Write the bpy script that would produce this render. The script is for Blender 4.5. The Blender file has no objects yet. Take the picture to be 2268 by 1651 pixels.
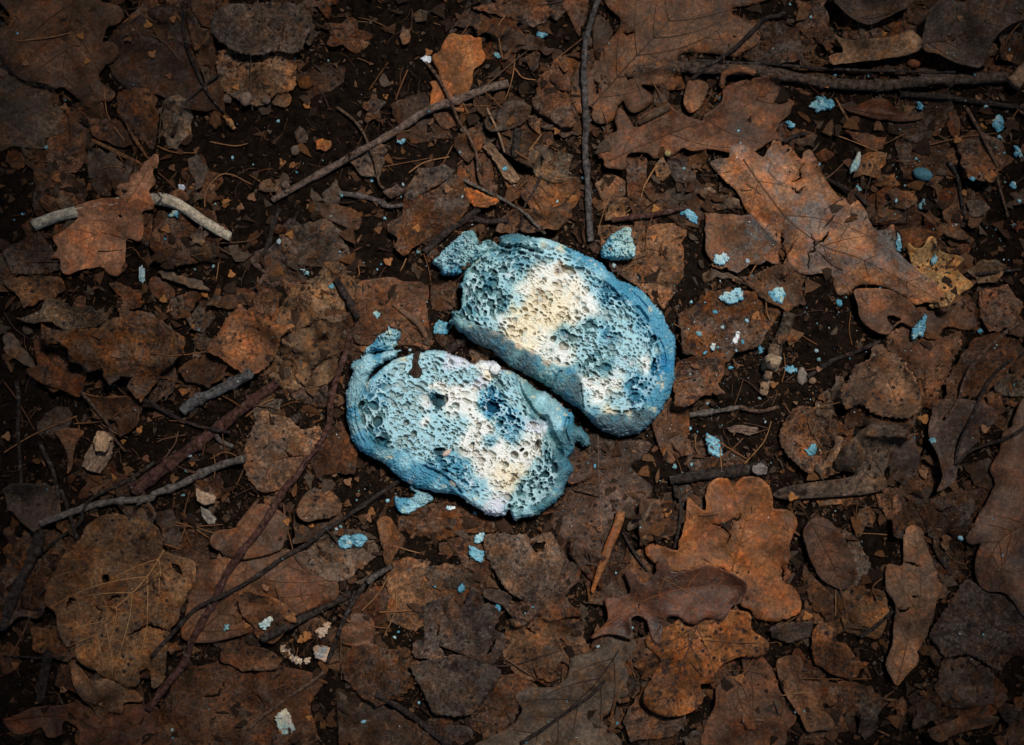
import bpy, math, random
import numpy as np
from mathutils import Vector
from mathutils.geometry import delaunay_2d_cdt

random.seed(7)
RNG = np.random.default_rng(11)
scene = bpy.context.scene
COL = scene.collection
U = 0.0002            # one layout unit in metres (0.2 mm); layout x grows right, y grows down
CX, CY = 1134.0, 825.5
rad = math.radians

# ------------------------------------------------------------------ camera
cam_d = bpy.data.cameras.new("camera")
cam = bpy.data.objects.new("camera", cam_d)
COL.objects.link(cam)
cam_d.sensor_width = 36.0
cam_d.lens = 60.0
CAM_H = 2268 * U * 60.0 / 36.0
cam.location = (0, 0, CAM_H)
cam_d.clip_start = 0.01
cam_d.clip_end = 200.0
scene.camera = cam

# ------------------------------------------------------------------ light
SUN_EL, SUN_AZ = rad(65), rad(30)        # azimuth measured from +Y towards +X
world = bpy.data.worlds.new("World")
scene.world = world
world.use_nodes = True
wn = world.node_tree.nodes
bg = wn["Background"]
sky = wn.new("ShaderNodeTexSky")
sky.sky_type = 'NISHITA'
sky.sun_disc = False
sky.sun_elevation = SUN_EL
sky.sun_rotation = SUN_AZ
world.node_tree.links.new(sky.outputs[0], bg.inputs[0])
bg.inputs[1].default_value = 0.065
sun_d = bpy.data.lights.new("sun", 'SUN')
sun_d.energy = 5.0
sun_d.angle = rad(11)
sun_d.color = (1.0, 0.95, 0.88)
sun = bpy.data.objects.new("sun", sun_d)
COL.objects.link(sun)
SUN_DIR = Vector((math.sin(SUN_AZ) * math.cos(SUN_EL), math.cos(SUN_AZ) * math.cos(SUN_EL), math.sin(SUN_EL)))
sun.rotation_euler = SUN_DIR.to_track_quat('Z', 'Y').to_euler()
sun.location = SUN_DIR * 4
scene.view_settings.view_transform = 'Standard'
scene.view_settings.look = 'None'
scene.view_settings.gamma = 1.0
scene.view_settings.use_curve_mapping = False
scene.view_settings.exposure = 0.5
scene.cycles.use_denoising = True
scene.cycles.max_bounces = 6

# ------------------------------------------------------------------ noise
_T = np.random.default_rng(5).random((256, 256)).astype(np.float32)
def vnoise(x, y, s, seed=0):
    x = np.asarray(x, np.float64) / s + seed * 17.31 + 1000
    y = np.asarray(y, np.float64) / s + seed * 9.77 + 1000
    xi = np.floor(x).astype(np.int64); yi = np.floor(y).astype(np.int64)
    fx = x - xi; fy = y - yi
    fx = fx * fx * (3 - 2 * fx); fy = fy * fy * (3 - 2 * fy)
    a = _T[xi & 255, yi & 255]; b = _T[(xi + 1) & 255, yi & 255]
    c = _T[xi & 255, (yi + 1) & 255]; d = _T[(xi + 1) & 255, (yi + 1) & 255]
    return ((a * (1 - fx) + b * fx) * (1 - fy) + (c * (1 - fx) + d * fx) * fy) * 2 - 1
def fbm(x, y, s, seed=0, o=4, g=0.5):
    r = 0; a = 1; t = 0
    for i in range(o):
        r = r + a * vnoise(x, y, s / (2 ** i), seed + i * 3); t += a; a *= g
    return r / t

# ------------------------------------------------------------------ height field of the heap (layout units)
GX0, GY0, CELL = -320, -280, 2
GW, GH = 1455, 1105
gx = GX0 + CELL * np.arange(GW); gy = GY0 + CELL * np.arange(GH)
GXX, GYY = np.meshgrid(gx, gy)
H = (-34 + 14 * fbm(GXX, GYY, 300, 1, 3) + 9 * fbm(GXX, GYY, 60, 2, 4, .6)).astype(np.float32)
H += (5.0 * fbm(GXX, GYY, 24, 15, 4, .75) + 5 * np.abs(fbm(GXX, GYY, 14, 19, 3, .7)) + 1.2 * vnoise(GXX, GYY, 5, 3)).astype(np.float32)
def blur(a, r):
    r = max(1, int(r))
    for _ in range(2):
        for ax in (0, 1):
            p = np.pad(a, [(r + 1, r) if i == ax else (0, 0) for i in (0, 1)], mode='edge')
            c = np.cumsum(p, axis=ax, dtype=np.float64)
            n = a.shape[ax]
            a = (np.take(c, range(2 * r + 1, 2 * r + 1 + n), ax) - np.take(c, range(0, n), ax)) / (2 * r + 1)
    return a
def win(x0, y0, x1, y1, m=16):
    i0 = int(max(0, (x0 - m - GX0) // CELL)); i1 = int(min(GW, (x1 + m - GX0) // CELL + 2))
    j0 = int(max(0, (y0 - m - GY0) // CELL)); j1 = int(min(GH, (y1 + m - GY0) // CELL + 2))
    return i0, i1, j0, j1
def bil(Z, i0, j0, x, y):
    fx = np.clip((np.asarray(x) - GX0) / CELL - i0, 0, Z.shape[1] - 1.001)
    fy = np.clip((np.asarray(y) - GY0) / CELL - j0, 0, Z.shape[0] - 1.001)
    a = fx.astype(int); b = fy.astype(int); fx = fx - a; fy = fy - b
    return (Z[b, a] * (1 - fx) + Z[b, a + 1] * fx) * (1 - fy) + (Z[b + 1, a] * (1 - fx) + Z[b + 1, a + 1] * fx) * fy
def hat(x, y):
    return float(bil(H, 0, 0, np.array([x]), np.array([y]))[0])

# ------------------------------------------------------------------ outlines
TILES = {'T0': (0, 0), 'T1': (1350, 0), 'T2': (2696, 0), 'T3': (0, 980), 'T4': (1350, 980), 'T5': (2696, 980),
         'T6': (0, 1961), 'T7': (1350, 1961), 'T8': (2696, 1961)}
F = 2268 / 4096.0
XF = {k: (v[0] * F, v[1] * F, 1400 / 2266.0 * F) for k, v in TILES.items()}
XF['D'] = (0, 0, 1)
XF['U'] = (1700 * F, 880 * F, 1050 / 1926.0 * F)
XF['L'] = (1320 * F, 1280 * F, 1080 / 2123.0 * F)
def pts(s, t=None):
    out = []
    for w in s.split():
        if w in XF: t = w; continue
        c = [float(q) for q in w.split(',')]
        ox, oy, k = XF[t]
        out.append([ox + c[0] * k, oy + c[1] * k] + [q * k for q in c[2:]])
    return out
def catmull(P, step, closed=True):
    P = np.array(P, float); n = len(P); out = []
    rng = range(n) if closed else range(n - 1)
    for i in rng:
        if closed: p0, p1, p2, p3 = P[i - 1], P[i], P[(i + 1) % n], P[(i + 2) % n]
        else: p0, p1, p2, p3 = P[max(i - 1, 0)], P[i], P[i + 1], P[min(i + 2, n - 1)]
        m = max(1, int(math.hypot(*(p2 - p1)[:2]) / step))
        for k in range(m):
            t = k / m
            out.append(0.5 * ((2 * p1) + (p2 - p0) * t + (2 * p0 - 5 * p1 + 4 * p2 - p3) * t * t + (3 * p1 - p0 - 3 * p2 + p3) * t ** 3))
    if not closed: out.append(P[-1])
    return np.array(out)
def area(P):
    x, y = P[:, 0], P[:, 1]
    return 0.5 * float(np.sum(x * np.roll(y, -1) - y * np.roll(x, -1)))
def inside(P, x, y):
    x = np.asarray(x, float); y = np.asarray(y, float)
    r = np.zeros(x.shape, bool)
    X, Y = P[:, 0], P[:, 1]; X2, Y2 = np.roll(X, -1), np.roll(Y, -1)
    for a, b, c, d in zip(X, Y, X2, Y2):
        if b == d: continue
        m = (y < max(b, d)) & (y >= min(b, d))
        if not m.any(): continue
        r ^= m & (x < (c - a) * (y - b) / (d - b) + a)
    return r
def seg_dist(P, x, y, closed=True):
    x = np.asarray(x, np.float32); y = np.asarray(y, np.float32)
    best = np.full(x.shape, 1e9, np.float32)
    n = len(P)
    for i in range(n if closed else n - 1):
        a = P[i]; b = P[(i + 1) % n]
        dx, dy = b[0] - a[0], b[1] - a[1]; L = dx * dx + dy * dy + 1e-9
        t = np.clip(((x - a[0]) * dx + (y - a[1]) * dy) / L, 0, 1)
        d = (x - a[0] - t * dx) ** 2 + (y - a[1] - t * dy) ** 2
        np.minimum(best, d, out=best)
    return np.sqrt(best)
def edge_style(P, style, seed=0, amp=1.0):
    n = len(P)
    if style == 'oak':
        Q = catmull(P, 5); a = .8 * amp; per = 0
    elif style == 'serrate':
        Q = catmull(P, 4.0); a = .8; per = 1
    else:
        P = np.array(P); Q = []
        for i in range(n):
            p, q = P[i], P[(i + 1) % n]; m = max(1, int(math.hypot(*(q - p)[:2]) / 5))
            for k in range(m): Q.append(p + (q - p) * k / m)
        Q = np.array(Q); a = 4.2 * amp; per = 0
    d = np.roll(Q, -1, 0) - np.roll(Q, 1, 0)
    L = np.hypot(d[:, 0], d[:, 1]) + 1e-9
    nrm = np.stack([d[:, 1] / L, -d[:, 0] / L], 1)
    if area(Q) < 0: nrm = -nrm
    off = a * (fbm(Q[:, 0], Q[:, 1], 14, seed + 40, 2))
    if per:
        s = np.arange(len(Q)); r = np.random.default_rng(seed)
        ph = (s % 3) / 3.0
        off = off + (4.2 * amp) * (1 - ph) * (0.6 + 0.6 * r.random(len(Q))) - 1.0
    r2 = np.random.default_rng(seed + 77); ss = np.arange(len(Q)); off = off + (.9 * fbm(Q[:, 0], Q[:, 1], 6, seed + 3, 2) if style != 'torn' else 2.0 * fbm(Q[:, 0], Q[:, 1], 7, seed + 3, 2))
    for _ in range(int(len(Q) / (22 if style == 'torn' else 48) * amp)):
        s0 = r2.integers(0, len(Q)); wd = r2.uniform(.5, 1.6); off = off - r2.uniform(2, 7 if style == 'torn' else 4.5) * np.exp(-((ss - s0) / wd) ** 2)
    return Q + nrm * off[:, None]

# ------------------------------------------------------------------ objects
def W(x, y, z): return ((x - CX) * U, -(y - CY) * U, z * U)
def mesh_obj(name, V, Fc, mat, parent=None, origin=None, smooth=True, colors=None):
    V = np.asarray(V, float)
    if origin is None:
        origin = V.mean(0); origin[2] = V[:, 2].min()
    L = np.empty_like(V)
    L[:, 0] = (V[:, 0] - origin[0]) * U; L[:, 1] = -(V[:, 1] - origin[1]) * U; L[:, 2] = (V[:, 2] - origin[2]) * U
    me = bpy.data.meshes.new(name)
    Fa = Fc if isinstance(Fc, np.ndarray) else None
    if Fa is not None:
        n, k = Fa.shape
        Fa = Fa[:, ::-1]
        me.vertices.add(len(L)); me.vertices.foreach_set("co", L.astype(np.float32).ravel())
        me.loops.add(n * k); me.loops.foreach_set("vertex_index", Fa.astype(np.int32).ravel())
        me.polygons.add(n); me.polygons.foreach_set("loop_start", np.arange(0, n * k, k, dtype=np.int32))
        me.polygons.foreach_set("loop_total", np.full(n, k, np.int32))
        me.update(calc_edges=True)
    else:
        me.from_pydata([tuple(v) for v in L], [], [tuple(reversed(f)) for f in Fc])
    if smooth: me.polygons.foreach_set("use_smooth", np.ones(len(me.polygons), bool))
    if colors is not None:
        at = me.color_attributes.new("Col", 'FLOAT_COLOR', 'POINT')
        c4 = np.ones((len(L), 4), np.float32); c4[:, :3] = colors
        at.data.foreach_set("color", c4.ravel())
    me.materials.append(mat)
    me.update()
    o = bpy.data.objects.new(name, me); COL.objects.link(o)
    o.location = W(*origin)
    if parent is not None:
        o.parent = parent
        o.location = Vector(W(*origin)) - parent.location
    return o
def empty(name, x, y, z):
    o = bpy.data.objects.new(name, None); COL.objects.link(o)
    o.empty_display_size = .01; o.location = W(x, y, z); return o
def tag(o, label=None, cat=None, group=None, kind=None):
    if label: o['label'] = label
    if cat: o['category'] = cat
    if group: o['group'] = group
    if kind: o['kind'] = kind
    return o

# labels for small repeated pieces: say between which two easily found things they lie
LAND = [(250, 480, 'the bent pale stick'), (215, 520, 'the oak leaf over the stick'), (60, 240, 'the ash-brown corner leaf'), (140, 90, 'the huge shaded oak leaf'),
        (570, 120, 'the pair of stacked birch leaves'), (860, 320, 'the long slanting twig'), (1010, 140, 'the upright orange-brown leaf'), (1302, 280, 'the upright dark twig'),
        (1480, 110, 'the broad oak leaf by the upright twig'), (1550, 250, 'the bumpy oak leaf'), (1900, 185, 'the thick rotting branch'), (1780, 480, 'the big arched oak leaf'),
        (2080, 580, 'the golden leaf'), (2040, 385, 'the teal pebble-like crumb'), (1110, 355, 'the short wood chip'), (930, 420, 'the grey-topped leaf'),
        (1250, 680, 'the cream-hearted bread slice'), (1010, 560, 'the torn bread flap'), (1000, 960, 'the blue bread slice'), (1370, 540, 'the bread chunk'),
        (560, 720, 'the speckled orange leaf'), (690, 720, 'the cracked tan leaf'), (330, 750, 'the crumpled rust leaf'), (120, 810, 'the dark reddish leaf'),
        (480, 960, 'the thick bark log'), (210, 1000, 'the peeling wood stub'), (620, 1000, 'the tan and orange leaf'), (640, 1130, 'the long dark stem'),
        (260, 1290, 'the giant veined leaf'), (250, 1540, 'the twisted tan leaf'), (690, 1430, 'the pale fungus patch'), (780, 1205, 'the round mould disc'),
        (1160, 1250, 'the grey leaf with a hole'), (1345, 1220, 'the rolled leaf'), (1000, 1450, 'the large mauve leaf'), (1210, 1420, 'the ragged ochre leaf'),
        (1500, 1330, 'the red-brown oak leaf'), (1640, 1210, 'the glowing orange oak leaf'), (1560, 1480, 'the black-spotted leaf'), (1860, 1230, 'the dark oval leaf'),
        (2030, 1350, 'the narrow tan leaf'), (2220, 1120, 'the smooth leaf at the edge'), (2170, 1400, 'the dark plum leaf'), (1950, 880, 'the serrated birch leaf'),
        (1940, 1020, 'the folded grey leaf'), (1700, 790, 'the pale jointed stalk'), (1720, 950, 'the bare soil patch'), (1620, 660, 'the pair of pale flakes'),
        (520, 330, 'the dark soil hollow'), (1320, 1540, 'the long grey oak leaf'), (800, 1560, 'the cream crumb'), (2040, 715, 'the feathered blue flake')]
ORD = ['', 'second ', 'third ', 'fourth ', 'fifth ', 'sixth ', 'seventh ', 'eighth ', 'ninth ', 'tenth ', 'eleventh ', 'twelfth ']
_seen = {}
def spot_label(desc, x, y):
    d = sorted((math.hypot(x - a, y - b), n) for a, b, n in LAND)
    for i, j in ((0, 1), (0, 2), (1, 2), (0, 3), (1, 3), (0, 4)):
        s = f"{desc} between {d[i][1]} and {d[j][1]}"
        if len(s.split()) > 16: s = f"{desc} by {d[i][1]}"
        if s not in _seen: _seen[s] = 1; return s
    k = min(_seen[s], len(ORD) - 1); _seen[s] += 1
    return (ORD[k] + s)

# ------------------------------------------------------------------ materials
def new_mat(name):
    m = bpy.data.materials.new(name); m.use_nodes = True
    nt = m.node_tree; return m, nt, nt.nodes, nt.links, nt.nodes["Principled BSDF"]
def N(nodes, t, **kw):
    n = nodes.new(t)
    for k, v in kw.items():
        if k in n.inputs.keys() if isinstance(k, str) else False: n.inputs[k].default_value = v
        else: setattr(n, k, v)
    return n
def ramp(nodes, links, src, stops):
    r = nodes.new("ShaderNodeValToRGB"); e = r.color_ramp.elements
    while len(e) < len(stops): e.new(0.5)
    for q, (p, c) in zip(e, stops):
        q.position = p; q.color = (c, c, c, 1) if isinstance(c, (int, float)) else (*c, 1)
    links.new(src, r.inputs[0]); return r.outputs[0]
def mixc(nodes, links, a, b, fac, mode='MIX'):
    m = nodes.new("ShaderNodeMix"); m.data_type = 'RGBA'; m.blend_type = mode
    for s, v in ((m.inputs[0], fac), (m.inputs[6], a), (m.inputs[7], b)):
        if hasattr(v, 'is_linked') or hasattr(v, 'links'): links.new(v, s)
        else: s.default_value = v if isinstance(v, (int, float)) else (*v, 1)
    return m.outputs[2]
def noise(nodes, links, vec, scale, detail=4, rough=.6):
    n = nodes.new("ShaderNodeTexNoise"); n.inputs['Scale'].default_value = scale
    n.inputs['Detail'].default_value = detail; n.inputs['Roughness'].default_value = rough
    links.new(vec, n.inputs['Vector']); return n.outputs['Fac']
def leaf_mat(name, speck=0.4, bloom=0.4, crack=0.5, rough=.6, lace=0.0, wear=0.3, spec=.07, stain=0):
    m, nt, nd, ln, b = new_mat(name)
    tc = nd.new("ShaderNodeTexCoord"); oi = nd.new("ShaderNodeObjectInfo")
    add = nd.new("ShaderNodeVectorMath"); add.operation = 'ADD'
    mul = nd.new("ShaderNodeVectorMath"); mul.operation = 'SCALE'
    cmb = nd.new("ShaderNodeCombineXYZ")
    ln.new(oi.outputs['Random'], cmb.inputs[0]); ln.new(oi.outputs['Random'], cmb.inputs[2])
    ln.new(cmb.outputs[0], mul.inputs[0]); mul.inputs['Scale'].default_value = 7.0
    ln.new(tc.outputs['Object'], add.inputs[0]); ln.new(mul.outputs[0], add.inputs[1])
    v = add.outputs[0]
    base = oi.outputs['Color']
    big = noise(nd, ln, v, 55, 5, .65)
    c = mixc(nd, ln, base, ramp(nd, ln, big, [(.36, .42), (.48, .85), (.56, 1.2), (.66, 1.9)]), 1.0, 'MULTIPLY')
    # orange/rust islands
    rus = ramp(nd, ln, noise(nd, ln, v, 120, 6, .7), [(.48, 0), (.6, .8)])
    warm = mixc(nd, ln, c, (1.45, 1.0, .62), 1.0, 'MULTIPLY')
    c = mixc(nd, ln, c, warm, rus)
    # grey dusty film
    gr = ramp(nd, ln, noise(nd, ln, v, 75, 9, .8), [(.48, 0), (.6, bloom)])
    c = mixc(nd, ln, c, (.085, .070, .060), gr)
    if stain: c = mixc(nd, ln, c, (.085, .125, .14), ramp(nd, ln, noise(nd, ln, v, 42, 8, .72), [(.5, 0), (.57, stain)]))
    # dark decay blotches and specks
    dk = ramp(nd, ln, noise(nd, ln, v, 200, 8, .75), [(.53, 0), (.6, speck)])
    c = mixc(nd, ln, c, (.018, .013, .012), dk)
    vo = nd.new("ShaderNodeTexVoronoi"); vo.inputs['Scale'].default_value = 330; ln.new(v, vo.inputs['Vector'])
    sp = ramp(nd, ln, vo.outputs['Distance'], [(.2, 1), (.32, 0)])
    pick = ramp(nd, ln, vo.outputs['Color'], [(.62, 0), (.66, 1)])
    c = mixc(nd, ln, c, (.02, .015, .015), mixc(nd, ln, sp, pick, 1.0, 'MULTIPLY')) if speck > .5 else c
    # fine vein net
    ve = nd.new("ShaderNodeTexVoronoi"); ve.feature = 'DISTANCE_TO_EDGE'; ve.inputs['Scale'].default_value = 520 if not lace else 330
    ln.new(v, ve.inputs['Vector'])
    net = ramp(nd, ln, ve.outputs['Distance'], [(.0, 1), (.09, 0)])
    if lace:
        c = mixc(nd, ln, c, mixc(nd, ln, c, (2.1, 1.75, 1.3), 1.0, 'MULTIPLY'), mixc(nd, ln, net, (lace, lace, lace), 1.0, 'MULTIPLY'))
    gran = noise(nd, ln, v, 620, 6, .85)
    c = mixc(nd, ln, c, ramp(nd, ln, gran, [(.38, .3), (.47, .75), (.54, 1.15), (.64, 2.2)]), min(1, wear + .5), 'MULTIPLY')
    ln.new(c, b.inputs['Base Color'])
    ro = ramp(nd, ln, big, [(.3, rough - .12), (.7, min(1, rough + .2))]); ln.new(ro, b.inputs['Roughness'])
    b.inputs['Specular IOR Level'].default_value = spec
    bm = nd.new("ShaderNodeBump"); bm.inputs['Distance'].default_value = .0006; bm.inputs['Strength'].default_value = .7
    ln.new(noise(nd, ln, v, 300, 8, .72), bm.inputs['Height'])
    b2 = nd.new("ShaderNodeBump"); b2.inputs['Distance'].default_value = .00015; b2.inputs['Strength'].default_value = crack
    b2.invert = not lace
    ln.new(net, b2.inputs['Height']); ln.new(bm.outputs[0], b2.inputs['Normal']); ln.new(b2.outputs[0], b.inputs['Normal'])
    return m
def simple_mat(name, scale, lo, hi, rough=.8, bump=.5, bdist=.0003, use_obj=True, color=(1, 1, 1), attr=False, stretch=None, spec=.06, lich=0):
    m, nt, nd, ln, b = new_mat(name)
    tc = nd.new("ShaderNodeTexCoord"); v = tc.outputs['Object']
    oi = nd.new("ShaderNodeObjectInfo")
    if attr:
        a = nd.new("ShaderNodeVertexColor"); a.layer_name = "Col"; base = a.outputs[0]
    elif use_obj: base = oi.outputs['Color']
    else:
        r = nd.new("ShaderNodeRGB"); r.outputs[0].default_value = (*color, 1); base = r.outputs[0]
    n1 = noise(nd, ln, v, scale, 8, .75)
    c = mixc(nd, ln, base, ramp(nd, ln, n1, [(.38, lo), (.62, hi)]), 1.0, 'MULTIPLY')
    if lich:
        c = mixc(nd, ln, c, (.2, .21, .2), ramp(nd, ln, noise(nd, ln, v, 260, 6, .8), [(.58, 0), (.66, lich)]))
    ln.new(c, b.inputs['Base Color'])
    b.inputs['Roughness'].default_value = rough; b.inputs['Specular IOR Level'].default_value = spec
    bm = nd.new("ShaderNodeBump"); bm.inputs['Distance'].default_value = bdist; bm.inputs['Strength'].default_value = bump
    ln.new(noise(nd, ln, v, scale * 3, 8, .75), bm.inputs['Height']); ln.new(bm.outputs[0], b.inputs['Normal'])
    return m
M = {
 'plain': leaf_mat('leaf_plain', .35, .45, .35, .58),
 'smooth': leaf_mat('leaf_smooth', .25, .3, .3, .5, wear=.2, spec=.16),
 'gloss': leaf_mat('leaf_gloss', .3, .35, .45, .45, wear=.15, spec=.35),
 'stained': leaf_mat('leaf_blue_stained', .45, .4, .6, .48, wear=.2, spec=.3, stain=.5),
 'speck': leaf_mat('leaf_speckled', .9, .4, .35, .62),
 'lace': leaf_mat('leaf_skeleton', .6, .5, .5, .7, lace=.8),
 'vein': leaf_mat('leaf_veined', .55, .45, .5, .68, lace=.45),
 'rot': leaf_mat('leaf_rotting', .85, .7, .5, .75, wear=.5),
 'rib': simple_mat('leaf_rib', 400, .7, 1.3, .6, .3),
 'bark': simple_mat('bark', 520, .25, 2.3, .85, 1.0, .0012, lich=.4, spec=.1),
 'wood': simple_mat('weathered_wood', 520, .4, 1.5, .85, 1.0, .0009),
 'bread': simple_mat('mouldy_bread', 900, .85, 1.15, .95, .7, .0002, attr=True, spec=.12),
 'bits': simple_mat('litter_bits', 600, .6, 1.4, .85, .6, attr=True),
 'scale': simple_mat('seed_scale', 500, .7, 1.3, .6, .4),
 'soil': simple_mat('soil', 260, .3, 2.0, .95, 1.0, .0012, use_obj=False, color=(.0085, .005, .0032)),
 'mould': simple_mat('mould_film', 500, .6, 1.4, .95, .8, attr=True, spec=.1),
}
CLR = {'brown': (.105, .050, .026), 'dark': (.040, .0205, .012), 'grey': (.088, .060, .042), 'orange': (.24, .092, .031), 'tan': (.145, .082, .046),
       'gold': (.36, .20, .085), 'red': (.070, .026, .011), 'mauve': (.056, .037, .029), 'rust': (.095, .041, .017), 'umber': (.062, .030, .016), 'ochre': (.112, .058, .030)}
# ------------------------------------------------------------------ builders
def vary(c, s=.12):
    k = 1 + random.uniform(-s, s); return (c[0] * k, c[1] * k * (1 + random.uniform(-s, s) * .3), c[2] * k, 1)
def tube(P, R, sides=8, rough=0., cap=True, seed=0, flat=1.0):
    """P: (n,3) path in layout units, R: (n,) radii -> verts, faces"""
    P = np.array(P, float); n = len(P)
    T = np.gradient(P, axis=0); T /= (np.linalg.norm(T, axis=1)[:, None] + 1e-9)
    up = np.array([0, 0, 1.0]); S = np.cross(T, up); S /= (np.linalg.norm(S, axis=1)[:, None] + 1e-9)
    Nn = np.cross(S, T)
    a = np.linspace(0, 2 * math.pi, sides, endpoint=False)
    s = np.cumsum(np.r_[0, np.linalg.norm(np.diff(P, axis=0), axis=1)])
    rr = R[:, None] * (1 + rough * (.5 * vnoise(np.repeat(s[:, None], sides, 1), np.repeat(a[None] * 12, n, 0), 5, seed)
                                    + .35 * vnoise(np.repeat(s[:, None], sides, 1), np.zeros((n, sides)), 22, seed + 3)))
    V = P[:, None, :] + rr[..., None] * (np.cos(a)[None, :, None] * S[:, None, :] + flat * np.sin(a)[None, :, None] * Nn[:, None, :])
    V = V.reshape(-1, 3); i = np.arange(n - 1)[:, None] * sides; j = np.arange(sides)[None]
    k = (j + 1) % sides
    Fq = np.stack([i + j, i + k, i + sides + k, i + sides + j], -1).reshape(-1, 4)
    f = [tuple(q) for q in Fq]
    if cap:
        f.append(tuple(range(sides - 1, -1, -1))); f.append(tuple(range((n - 1) * sides, n * sides)))
    return V, f
def join(parts):
    V = []; Fs = []; o = 0
    for v, f in parts:
        V.append(v); Fs += [tuple(q + o for q in t) for t in f]; o += len(v)
    return np.concatenate(V), Fs

def leaf(label, text, color, var='plain', edge='oak', lift=2.5, und=5, curl=0, fold=0, arch=0, mid=None, stem=None, veins=5, holes=None,
         name='oak_leaf', cat='leaf', group=None, vclr=None, amp=1.0, tilt=(0, 0), wr=1.0, rr=None, cracks=None, patch=None):
    P = np.array([p[:2] for p in pts(text)]) if isinstance(text, str) else np.array(text)
    seed = int(abs(P[0, 0] * 3 + P[0, 1] * 7)) % 997
    Q = edge_style(P, edge, seed, amp)
    HL = [edge_style(np.array([p[:2] for p in pts(h)]), 'torn', seed + 5, .5) for h in (holes or [])]
    for ck in (cracks or []):   # a crack: a thin jagged gap torn through the blade
        c = np.array([p[:2] for p in pts(ck)]); c = np.concatenate([c[i] + (c[i + 1] - c[i]) * np.linspace(0, 1, 6, endpoint=False)[:, None] for i in range(len(c) - 1)] + [c[-1:]])
        d = np.gradient(c, axis=0); d /= np.linalg.norm(d, axis=1)[:, None] + 1e-9; nn = np.stack([d[:, 1], -d[:, 0]], 1)
        c = c + nn * RNG.uniform(-2.2, 2.2, len(c))[:, None]
        w = 2.4 * np.sin(np.linspace(0, math.pi, len(c))) ** .6 * RNG.uniform(.6, 1.4, len(c)) + .15
        HL.append(np.concatenate([c + nn * w[:, None], (c - nn * w[:, None])[::-1]]))
    x0, y0 = Q.min(0); x1, y1 = Q.max(0)
    A = abs(area(Q)); size = math.sqrt(A)
    i0, i1, j0, j1 = win(x0, y0, x1, y1)
    if i1 - i0 < 4 or j1 - j0 < 4: return None
    h = H[j0:j1, i0:i1].astype(float); xx = GXX[j0:j1, i0:i1]; yy = GYY[j0:j1, i0:i1]
    ins = inside(Q, xx, yy)
    if not ins.any(): return None
    for hl in HL: ins &= ~inside(hl, xx, yy)
    dist = seg_dist(Q[::2] if len(Q) > 60 else Q, xx, yy)
    R = min(16, max(3, .10 * size / CELL))
    hb = np.where(ins, h, np.minimum(h, np.percentile(h[ins], 60)))
    z = blur(hb, R) + lift * 1.5
    ang = seed
    z += 1.5 * und * (fbm(xx, yy, max(50, size * .45), seed, 3) * .9 + .25)
    z += wr * (3.0 * fbm(xx, yy, 38, seed + 9, 3) + .5 * fbm(xx, yy, 12, seed + 2, 3) - 2.4 * np.clip(1 - np.abs(fbm(xx, yy, 60, seed + 19, 3)) * 9, 0, 1) + 1.6 * np.clip(1 - np.abs(fbm(xx, yy, 45, seed + 29, 2)) * 8, 0, 1))
    fr = np.random.default_rng(seed + 4); fm = (1.0 if size < 150 else 1.3) if var in ('plain', 'rot', 'vein', 'lace', 'speck') else .45
    for _ in range(3):
        fa = fr.uniform(0, math.pi); fx, fy = fr.uniform(x0 + .2 * (x1 - x0), x1 - .2 * (x1 - x0)), fr.uniform(y0 + .2 * (y1 - y0), y1 - .2 * (y1 - y0))
        sd = (xx - fx) * math.cos(fa) + (yy - fy) * math.sin(fa) + 4 * fbm(xx, yy, 40, seed + _, 2); z += wr * fm * fr.uniform(-.25, .30) * np.minimum(np.abs(sd), 55)
    if not curl: curl = [8, 12, -5, 9][seed % 4] * (1 if size > 60 else .6)
    if curl: z += curl * 1.3 * (.6 * np.exp(-dist / 4.5) + .5 * np.exp(-dist / 14)) * (.5 + 1.2 * vnoise(xx, yy, 45, seed + 5))
    if arch: z += arch * (1 - np.exp(-dist / (size * .16)))
    mp = None
    if mid: mp = catmull([p[:2] for p in pts(mid)], 10, False)
    if mp is not None:
        dm = seg_dist(mp, xx, yy, False)
        z += fold * np.minimum(dm / (size * .3), 1.2) - 2.2 * np.exp(-(dm / 5) ** 2) * wr
    cxm, cym = xx[ins].mean(), yy[ins].mean()
    z += tilt[0] * (xx - cxm) / (size + 1) + tilt[1] * (yy - cym) / (size + 1)
    z = np.maximum(z, h + 1.2); z = blur(z, 2); z = np.maximum(z, h + .8)
    zs = blur(z, 1); z = np.maximum(zs, h + .6)
    # triangulate
    sp = min(8.0, max(3.6, size / 34))
    gx_ = np.arange(x0, x1, sp); gy_ = np.arange(y0, y1, sp * .87)
    mx, my = np.meshgrid(gx_, gy_); mx = mx + (np.arange(len(gy_)) % 2)[:, None] * sp * .5
    mx = mx + RNG.uniform(-.18, .18, mx.shape) * sp; my = my + RNG.uniform(-.18, .18, my.shape) * sp
    mx, my = mx.ravel(), my.ravel()
    k = inside(Q, mx, my); mx, my = mx[k], my[k]
    k = seg_dist(Q[::2] if len(Q) > 60 else Q, mx, my) > sp * .45
    for hl in HL: k &= ~inside(hl, mx, my); k &= seg_dist(hl, mx, my) > sp * .35
    mx, my = mx[k], my[k]
    co = [Vector((float(a), float(b))) for a, b in Q]; ed = [(i, (i + 1) % len(Q)) for i in range(len(Q))]
    for hl in HL:
        o = len(co); co += [Vector((float(a), float(b))) for a, b in hl]; ed += [(o + i, o + (i + 1) % len(hl)) for i in range(len(hl))]
    co += [Vector((float(a), float(b))) for a, b in zip(mx, my)]
    r = delaunay_2d_cdt(co, ed, [], 0, 1e-4)
    vc = np.array([tuple(v) for v in r[0]]); fc = np.array([f for f in r[2] if len(f) == 3])
    cen = vc[fc].mean(1)
    k = inside(Q, cen[:, 0], cen[:, 1])
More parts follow.
